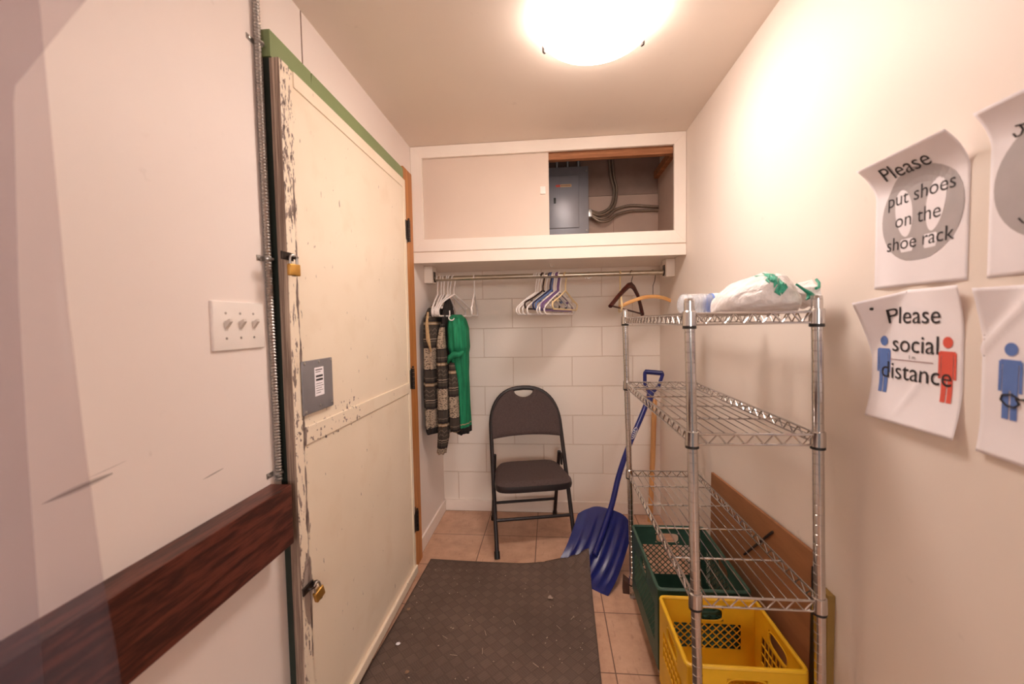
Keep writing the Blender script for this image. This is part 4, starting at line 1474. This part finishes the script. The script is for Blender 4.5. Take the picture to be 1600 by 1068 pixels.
def bag_pt(u, v):
    # u round the long axis, v along it (left low end to right end)
    s = v
    x = 0.448 + 0.217 * s
    y = 1.21 - 0.02 * s
    hgt = [0.030, 0.052, 0.070, 0.086, 0.098, 0.104, 0.103, 0.090, 0.064, 0.040]
    q = s * 9
    i = min(8, int(q))
    h_ = hgt[i] + (hgt[i + 1] - hgt[i]) * (q - i)
    wd_ = 0.105 * math.sin(PI * min(1, max(0, 0.04 + 0.93 * s))) ** 0.55
    cap = math.sqrt(max(0.0, min(1, s * 12) * min(1, (1 - s) * 12)))      # closed, rounded ends
    h_ *= 0.25 + 0.75 * cap if 0 < s < 1 else 0.0
    wd_ *= cap
    a = 2 * PI * u
    c, sn_ = math.cos(a), math.sin(a)
    zz = TOP + (h_ * 0.5) * (1 + sn_ * (0.98 if sn_ > 0 else 1.0))
    if sn_ < 0:
        zz = TOP + h_ * 0.5 * (1 - abs(sn_) ** 0.55)
    n = noise.noise(Vector((x * 24, c * 2.2, sn_ * 2.2))) * 0.010 + noise.noise(Vector((x * 60, c * 5, sn_ * 5 + 7))) * 0.005
    n *= min(1, 8 * s, 8 * (1 - s))
    return (x + n * 0.3, y + c * (wd_ * 0.9 + n), max(TOP + 0.0005, zz + n * max(0, sn_)))


bag.grid(bag_pt, 56, 44)
bagm = bag_mat()
bag.build('bag_body', bagm, bg, smooth='all')
tl = MB()
tl.grid(lambda u, v: (0.632 + 0.055 * v, 1.19 + (0.012 + 0.05 * v) * math.cos(2 * PI * u) + 0.003 * math.sin(9 * 2 * PI * u) * v, TOP + 0.055 - 0.012 * v + (0.012 + 0.024 * v) * math.sin(2 * PI * u) + 0.004 * math.sin(7 * 2 * PI * u + 1) * v), 40, 10)
tl.build('bag_neck', bagm, bg, smooth='all', rn=False)
M_gtie = plain('green_plastic_tie', lin(38, 150, 122), 0.35, var=0.2, sc=40)
M_gpr = plain('green_print', lin(64, 168, 140), 0.4, var=0.35, sc=70)
tie = MB()
tie.tube([(0.612, 1.104, TOP + 0.066), (0.628, 1.10, TOP + 0.052), (0.645, 1.105, TOP + 0.042), (0.658, 1.118, TOP + 0.040), (0.668, 1.125, TOP + 0.038)], [0.003, 0.0035, 0.006, 0.005, 0.002], 8)
tie.tube([(0.642, 1.105, TOP + 0.038), (0.640, 1.10, TOP + 0.030), (0.634, 1.10, TOP + 0.026)], [0.004, 0.004, 0.002], 8)
tie.build('tie', M_gtie, bg, smooth=True)
tie = MB().tube([(0.672, 1.125, TOP + 0.055), (0.682, 1.13, TOP + 0.058), (0.688, 1.14, TOP + 0.07), (0.687, 1.15, TOP + 0.08)], 0.0035, 8)
tie.build('tie', M_gtie, bg, smooth=True)
gp = MB()
rg = random.Random(3)


def bag_front(x, z):
    # front skin point of the bag at x, height z
    best, bp = 9, None
    for iu in range(36, 68):
        p_ = Vector(bag_pt(0.5 + 0.5 * iu / 68, (x - 0.448) / 0.217))
        q_ = abs(p_.z - z) + (0 if p_.y < 1.2 else 0.05)
        if q_ < best:
            best, bp = q_, p_
    for iu in range(0, 40):
        p_ = Vector(bag_pt(0.25 + 0.25 * iu / 40, (x - 0.448) / 0.217))
        if abs(p_.z - z) < best:
            pass
    return bp


def skin(x, z):
    v = min(0.97, max(0.03, (x - 0.448) / 0.217))
    best, bp = 9, None
    for k in range(241):
        u = 0.25 + 0.5 * k / 240
        p_ = Vector(bag_pt(u, v))
        c = math.cos(2 * PI * u)
        d = abs(p_.z - z)
        if c <= 0.2 and d < best:
            best, bp = d, p_
    return bp


for i in range(16):
    cx, cz = 0.566 + rg.uniform(-0.010, 0.016), TOP + 0.072 + rg.uniform(-0.022, 0.018)
    cx += (TOP + 0.075 - cz) * 0.35
    pts_ = []
    for k in range(4):
        q_ = skin(cx + rg.uniform(-0.006, 0.006), cz - 0.014 + k * 0.009)
        pts_.append(q_ + Vector((0, -0.0015, 0.001)))
    gp.tube(pts_, [0.001, 0.0042, 0.0036, 0.001], 6)
gp.build('green_print', M_gpr, bg, smooth=True)


def bottle(x, y, z, rz, label):
    r = thing('water_bottle', label, 'bottle', (x, y, z), rz, 'clear water bottles lying on the top shelf')
    prof = [(0.004, 0.0), (0.022, 0.0), (0.030, 0.006)]
    for i in range(7):
        h0 = 0.012 + i * 0.011
        prof += [(0.0315, h0), (0.0315, h0 + 0.006), (0.0280, h0 + 0.0085)]
    prof += [(0.0312, 0.092), (0.0312, 0.150), (0.029, 0.165), (0.020, 0.188), (0.0135, 0.196), (0.0135, 0.205)]
    MB().lathe(prof, (0, 0, 0), (1, 0, 0), 24).build('bottle_body', M_bottle, r, smooth=True, world=False)
    MB().lathe([(0.0318, 0.094), (0.0318, 0.148)], (0, 0, 0), (1, 0, 0), 24).build('label', M_blueink, r, smooth=True, world=False)
    MB().lathe([(0.0321, 0.100), (0.0321, 0.122)], (0, 0, 0), (1, 0, 0), 24).build('label_band', M_whiteplastic, r, smooth=True, world=False)
    MB().lathe([(0.0150, 0.200), (0.0150, 0.216), (0.013, 0.217)], (0, 0, 0), (1, 0, 0), 20).build('cap', M_whiteplastic, r, smooth=True, world=False)


bottle(0.412, 1.375, TOP + 0.0322, 0.03, 'clear ribbed water bottle lying on the top shelf, end left of the white bag')
bottle(0.440, 1.470, TOP + 0.0322, 0.10, 'clear water bottle lying behind the front bottle beside the white bag')

# ------------------------------------------------------------------ paper notices on the right wall
def text_mesh(body):
    cu = bpy.data.curves.new('t', 'FONT')
    cu.body = body
    cu.align_x = 'CENTER'
    cu.resolution_u = 4
    o = bpy.data.objects.new('t', cu)
    COL.objects.link(o)
    dg_ = bpy.context.evaluated_depsgraph_get()
    me = bpy.data.meshes.new_from_object(o.evaluated_get(dg_))
    bpy.data.objects.remove(o)
    v = [tuple(p.co) for p in me.vertices]
    f = [tuple(p.vertices) for p in me.polygons]
    bpy.data.meshes.remove(me)
    return v, f


class Sheet:
    """paper of size w x h; left edge at world y=yl, bottom at z=zb; lift(u,v)->how far it curls off the wall (u,v in metres)"""

    def __init__(self, label, yl, zb, lift, w=0.2105, h=0.279, drop=None):
        self.yl, self.zb, self.lift, self.w, self.h, self.drop = yl, zb, lift, w, h, drop
        self.root = thing('paper_notice', label, 'notice', (XR, yl - w / 2, zb), group='printed notices on the right wall')
        m = MB()
        m.grid(lambda u, v: self.p(u * w, v * h, 0.0), 32, 40, (0.0004, 0, 0))
        m.build('paper_sheet', M_paper, self.root, smooth='all')

    def p(self, u, v, off):
        l = self.lift(u, v)
        dv = self.drop(u, v) if self.drop else 0
        return Vector((XR - 0.0015 - l - off, self.yl - u, self.zb + v - dv))

    def flat(self, V, F, mat, name, off=0.0007):
        m = MB()
        m.add([self.p(a, b_, off) for a, b_ in V], F)
        return m.build(name, mat, self.root, rn=False)

    def at(self, y, z):
        return (self.yl - y, z - self.zb)

    def text(self, body, y, z, width, name=None, sk=0.0):
        v, f = text_mesh(body)
        xs = [q[0] for q in v]
        s = width / (max(xs) - min(xs))
        cx = (max(xs) + min(xs)) / 2
        u0, v0 = self.at(y, z)
        V = [(u0 + (q[0] - cx) * s, v0 + (q[1] - 0.25) * s * 1.02 + sk * (q[0] - cx) * s) for q in v]
        return self.flat(V, f, M_ink, name or 'printed_words', 0.0011)

    def poly(self, pts, mat, name, off=0.0007):
        """dense star-shaped polygon from centre out, rings follow the curl"""
        n = len(pts)
        c = (sum(p[0] for p in pts) / n, sum(p[1] for p in pts) / n)
        K = 8
        V = [c]
        F = []
        for k in range(1, K + 1):
            for p in pts:
                V.append((c[0] + (p[0] - c[0]) * k / K, c[1] + (p[1] - c[1]) * k / K))
        for i in range(n):
            F.append((0, 1 + i, 1 + (i + 1) % n))
        for k in range(K - 1):
            for i in range(n):
                a, b_ = 1 + k * n + i, 1 + k * n + (i + 1) % n
                F.append((a, a + n, b_ + n, b_))
        return self.flat(V, F, mat, name, off)

    def ell(self, y, z, ry, rz, mat, name, off=0.0007, clip=None, n=40):
        u0, v0 = self.at(y, z)
        P_ = [(u0 + ry * math.cos(2 * PI * i / n), v0 + rz * math.sin(2 * PI * i / n)) for i in range(n)]
        if clip is not None:
            P_ = [(a, max(b_, clip - self.zb)) for a, b_ in P_]
        return self.poly(P_, mat, name, off)

    def person(self, y, z, s, mat):
        """standing pictogram, s = height, z = middle"""
        u0, v0 = self.at(y, z)
        V, F = [], []
        w = s * 0.17
        n = 20
        o = len(V)
        V.append((u0, v0 + s * 0.42))
        for i in range(n):
            V.append((u0 + s * 0.082 * math.cos(2 * PI * i / n), v0 + s * 0.42 + s * 0.088 * math.sin(2 * PI * i / n)))
        for i in range(n):
            F.append((o, o + 1 + i, o + 1 + (i + 1) % n))

        def rect(a0, a1, b0, b1):
            q = len(V)
            K = 6
            for k in range(K + 1):
                bb_ = b0 + (b1 - b0) * k / K
                V.append((u0 + a0 * s, v0 + bb_ * s))
                V.append((u0 + a1 * s, v0 + bb_ * s))
            for k in range(K):
                F.append((q + 2 * k, q + 2 * k + 1, q + 2 * k + 3, q + 2 * k + 2))
        rect(-0.095, 0.095, -0.12, 0.22)
        rect(-0.145, -0.105, -0.14, 0.22)
        rect(0.105, 0.145, -0.14, 0.22)
        rect(-0.145, 0.145, 0.22, 0.265)
        rect(-0.125, 0.125, 0.265, 0.285)
        rect(-0.092, -0.010, -0.5, -0.12)
        rect(0.010, 0.092, -0.5, -0.12)
        return self.flat(V, F, mat, 'person_symbol', 0.0008)


def curl1(u, v):
    t = max(0.0, (v - 0.198) / 0.081)
    return 0.043 * t ** 1.5 * (1 + 0.1 * u) + 0.002 * (1 - math.cos(u * 60)) * (1 - v / 0.279) ** 3


def drop1(u, v):
    t = max(0.0, (v - 0.198) / 0.081)
    return 0.016 * t * t


def footprints(sh_, yc, zc, k=1.0):
    for s in (-1, 1):
        y = yc - s * 0.0355 * k
        u0, v0 = sh_.at(y, zc)
        sole = []
        for i in range(28):
            a = 2 * PI * i / 28
            rx = 0.0205 * (1 + 0.12 * math.sin(a)) * k
            sole.append((u0 + rx * math.cos(a) + s * 0.006 * k * math.sin(a), v0 + 0.012 * k + 0.049 * k * math.sin(a)))
        sh_.poly(sole, M_paper, 'footprint_sole', 0.0009)
        heel = []
        for i in range(20):
            a = 2 * PI * i / 20
            heel.append((u0 + 0.0155 * k * math.cos(a) - s * 0.009 * k, max(-0.068 * k, min(-0.041 * k, -0.052 * k + 0.026 * k * math.sin(a))) + v0))
        sh_.poly(heel, M_paper, 'footprint_heel', 0.0009)


s1 = Sheet('notice asking to put shoes on the shoe rack, with grey footprint disc', 1.0175, 1.390, curl1, drop=drop1)
s1.ell(0.906, 1.532, 0.0915, 0.094, M_greyink, 'grey_disc', 0.0006, clip=1.441)
footprints(s1, 0.906, 1.528)
s1.text('Please', 0.921, 1.629, 0.108)
s1.text('put shoes', 0.906, 1.570, 0.150)
s1.text('on the', 0.910, 1.524, 0.103)
s1.text('shoe rack', 0.906, 1.477, 0.150)


def curl2(u, v):
    # the top left corner bends forward, the other corners a little
    q = (u + (0.279 - v) * 0.62)
    t = max(0.0, (0.092 - q) / 0.092)
    a = 0.046 * t ** 1.3
    q2 = (0.2105 - u) + (0.279 - v)
    t2 = max(0.0, (0.08 - q2) / 0.08)
    b_ = 0.014 * t2 ** 1.5
    c = 0.014 * max(0, (0.09 - v) / 0.09) ** 1.6
    crease = 0.004 * max(0.0, 1 - abs((u - 0.085) - (v - 0.03) * 0.62) / 0.012) * max(0, 1 - abs(v - 0.06) / 0.06)
    return a + b_ + c + crease


s2 = Sheet('notice asking for social distance, with blue and red person symbols', 1.0195, 1.103, curl2, drop=lambda u, v: 0.022 * max(0, (0.092 - (u + (0.279 - v) * 0.62)) / 0.092) - 0.012 * max(0, 0.03 - u) * 0)
s2.person(0.985, 1.224, 0.122, M_blueink)
s2.person(0.838, 1.227, 0.122, M_redink)
s2.flat([s2.at(0.968, 1.236), s2.at(0.866, 1.236), s2.at(0.866, 1.2375), s2.at(0.968, 1.2375)], [(0, 1, 2, 3)], plain('thin_red_line', lin(150, 110, 116), 0.7), 'thin_line', 0.0012)
s2.text('1 m', 0.913, 1.2435, 0.014)
s2.text('Please', 0.913, 1.326, 0.118)
s2.text('social', 0.909, 1.267, 0.106)
s2.text('distance', 0.909, 1.209, 0.162)
pn = s2.at(0.992, 1.357)
pp = s2.p(pn[0], pn[1], 0.001)
tag(MB().lathe([(0.0035, 0), (0.003, 0.004), (0.001, 0.005)], pp, (-1, 0, 0), 12).build('push_pin', M_black, smooth=True), 'tiny black pin in the bent corner of the social distance notice', 'pin')

s3 = Sheet('notice with a grey disc at the right edge, beside the shoe rack notice', 0.7735, 1.390, lambda u, v: 0.03 * max(0, (v - 0.215) / 0.064) ** 1.5, w=0.2105, drop=lambda u, v: 0.008 * max(0, (v - 0.215) / 0.064) ** 2)
s3.ell(0.675, 1.532, 0.0915, 0.094, M_greyink, 'grey_disc', 0.0006, clip=1.441)
pen = MB()
for pts_ in ([(0.739, 1.612), (0.736, 1.606), (0.729, 1.606), (0.725, 1.613), (0.727, 1.62), (0.733, 1.622), (0.722, 1.62), (0.712, 1.614), (0.70, 1.62)], [(0.728, 1.478), (0.722, 1.470), (0.712, 1.466), (0.70, 1.474)]):
    pen = MB().tube([s3.p(*s3.at(a, b_), 0.0006) for a, b_ in pts_], 0.0014, 6)
    pen.build('pen_scribble', M_ink, s3.root)


def curl4(u, v):
    q = u + (0.279 - v) * 0.55
    return 0.02 * max(0.0, (0.05 - q) / 0.05) ** 1.2 + 0.006 * max(0, (0.06 - v) / 0.06) ** 1.5 + 0.004 * max(0.0, 1 - abs((u - 0.02) * 1.2 - (v - 0.20)) / 0.014)


s4 = Sheet('notice with a blue person symbol and pen ring at the right edge', 0.7765, 1.095, curl4, drop=lambda u, v: 0.10 * u * (1 - v / 0.279) * 0.5)
s4.person(0.7315, 1.222, 0.122, M_blueink)
s4.person(0.60, 1.222, 0.122, M_redink)
pen = MB()
pen.tube([s4.p(*s4.at(a, b_), 0.0012) for a, b_ in ((0.716, 1.196), (0.728, 1.202), (0.742, 1.199), (0.744, 1.191), (0.735, 1.183), (0.724, 1.182), (0.717, 1.189), (0.722, 1.196), (0.71, 1.197), (0.70, 1.196), (0.69, 1.199))], 0.0016, 6)
pen.build('pen_ring', M_ink, s4.root)
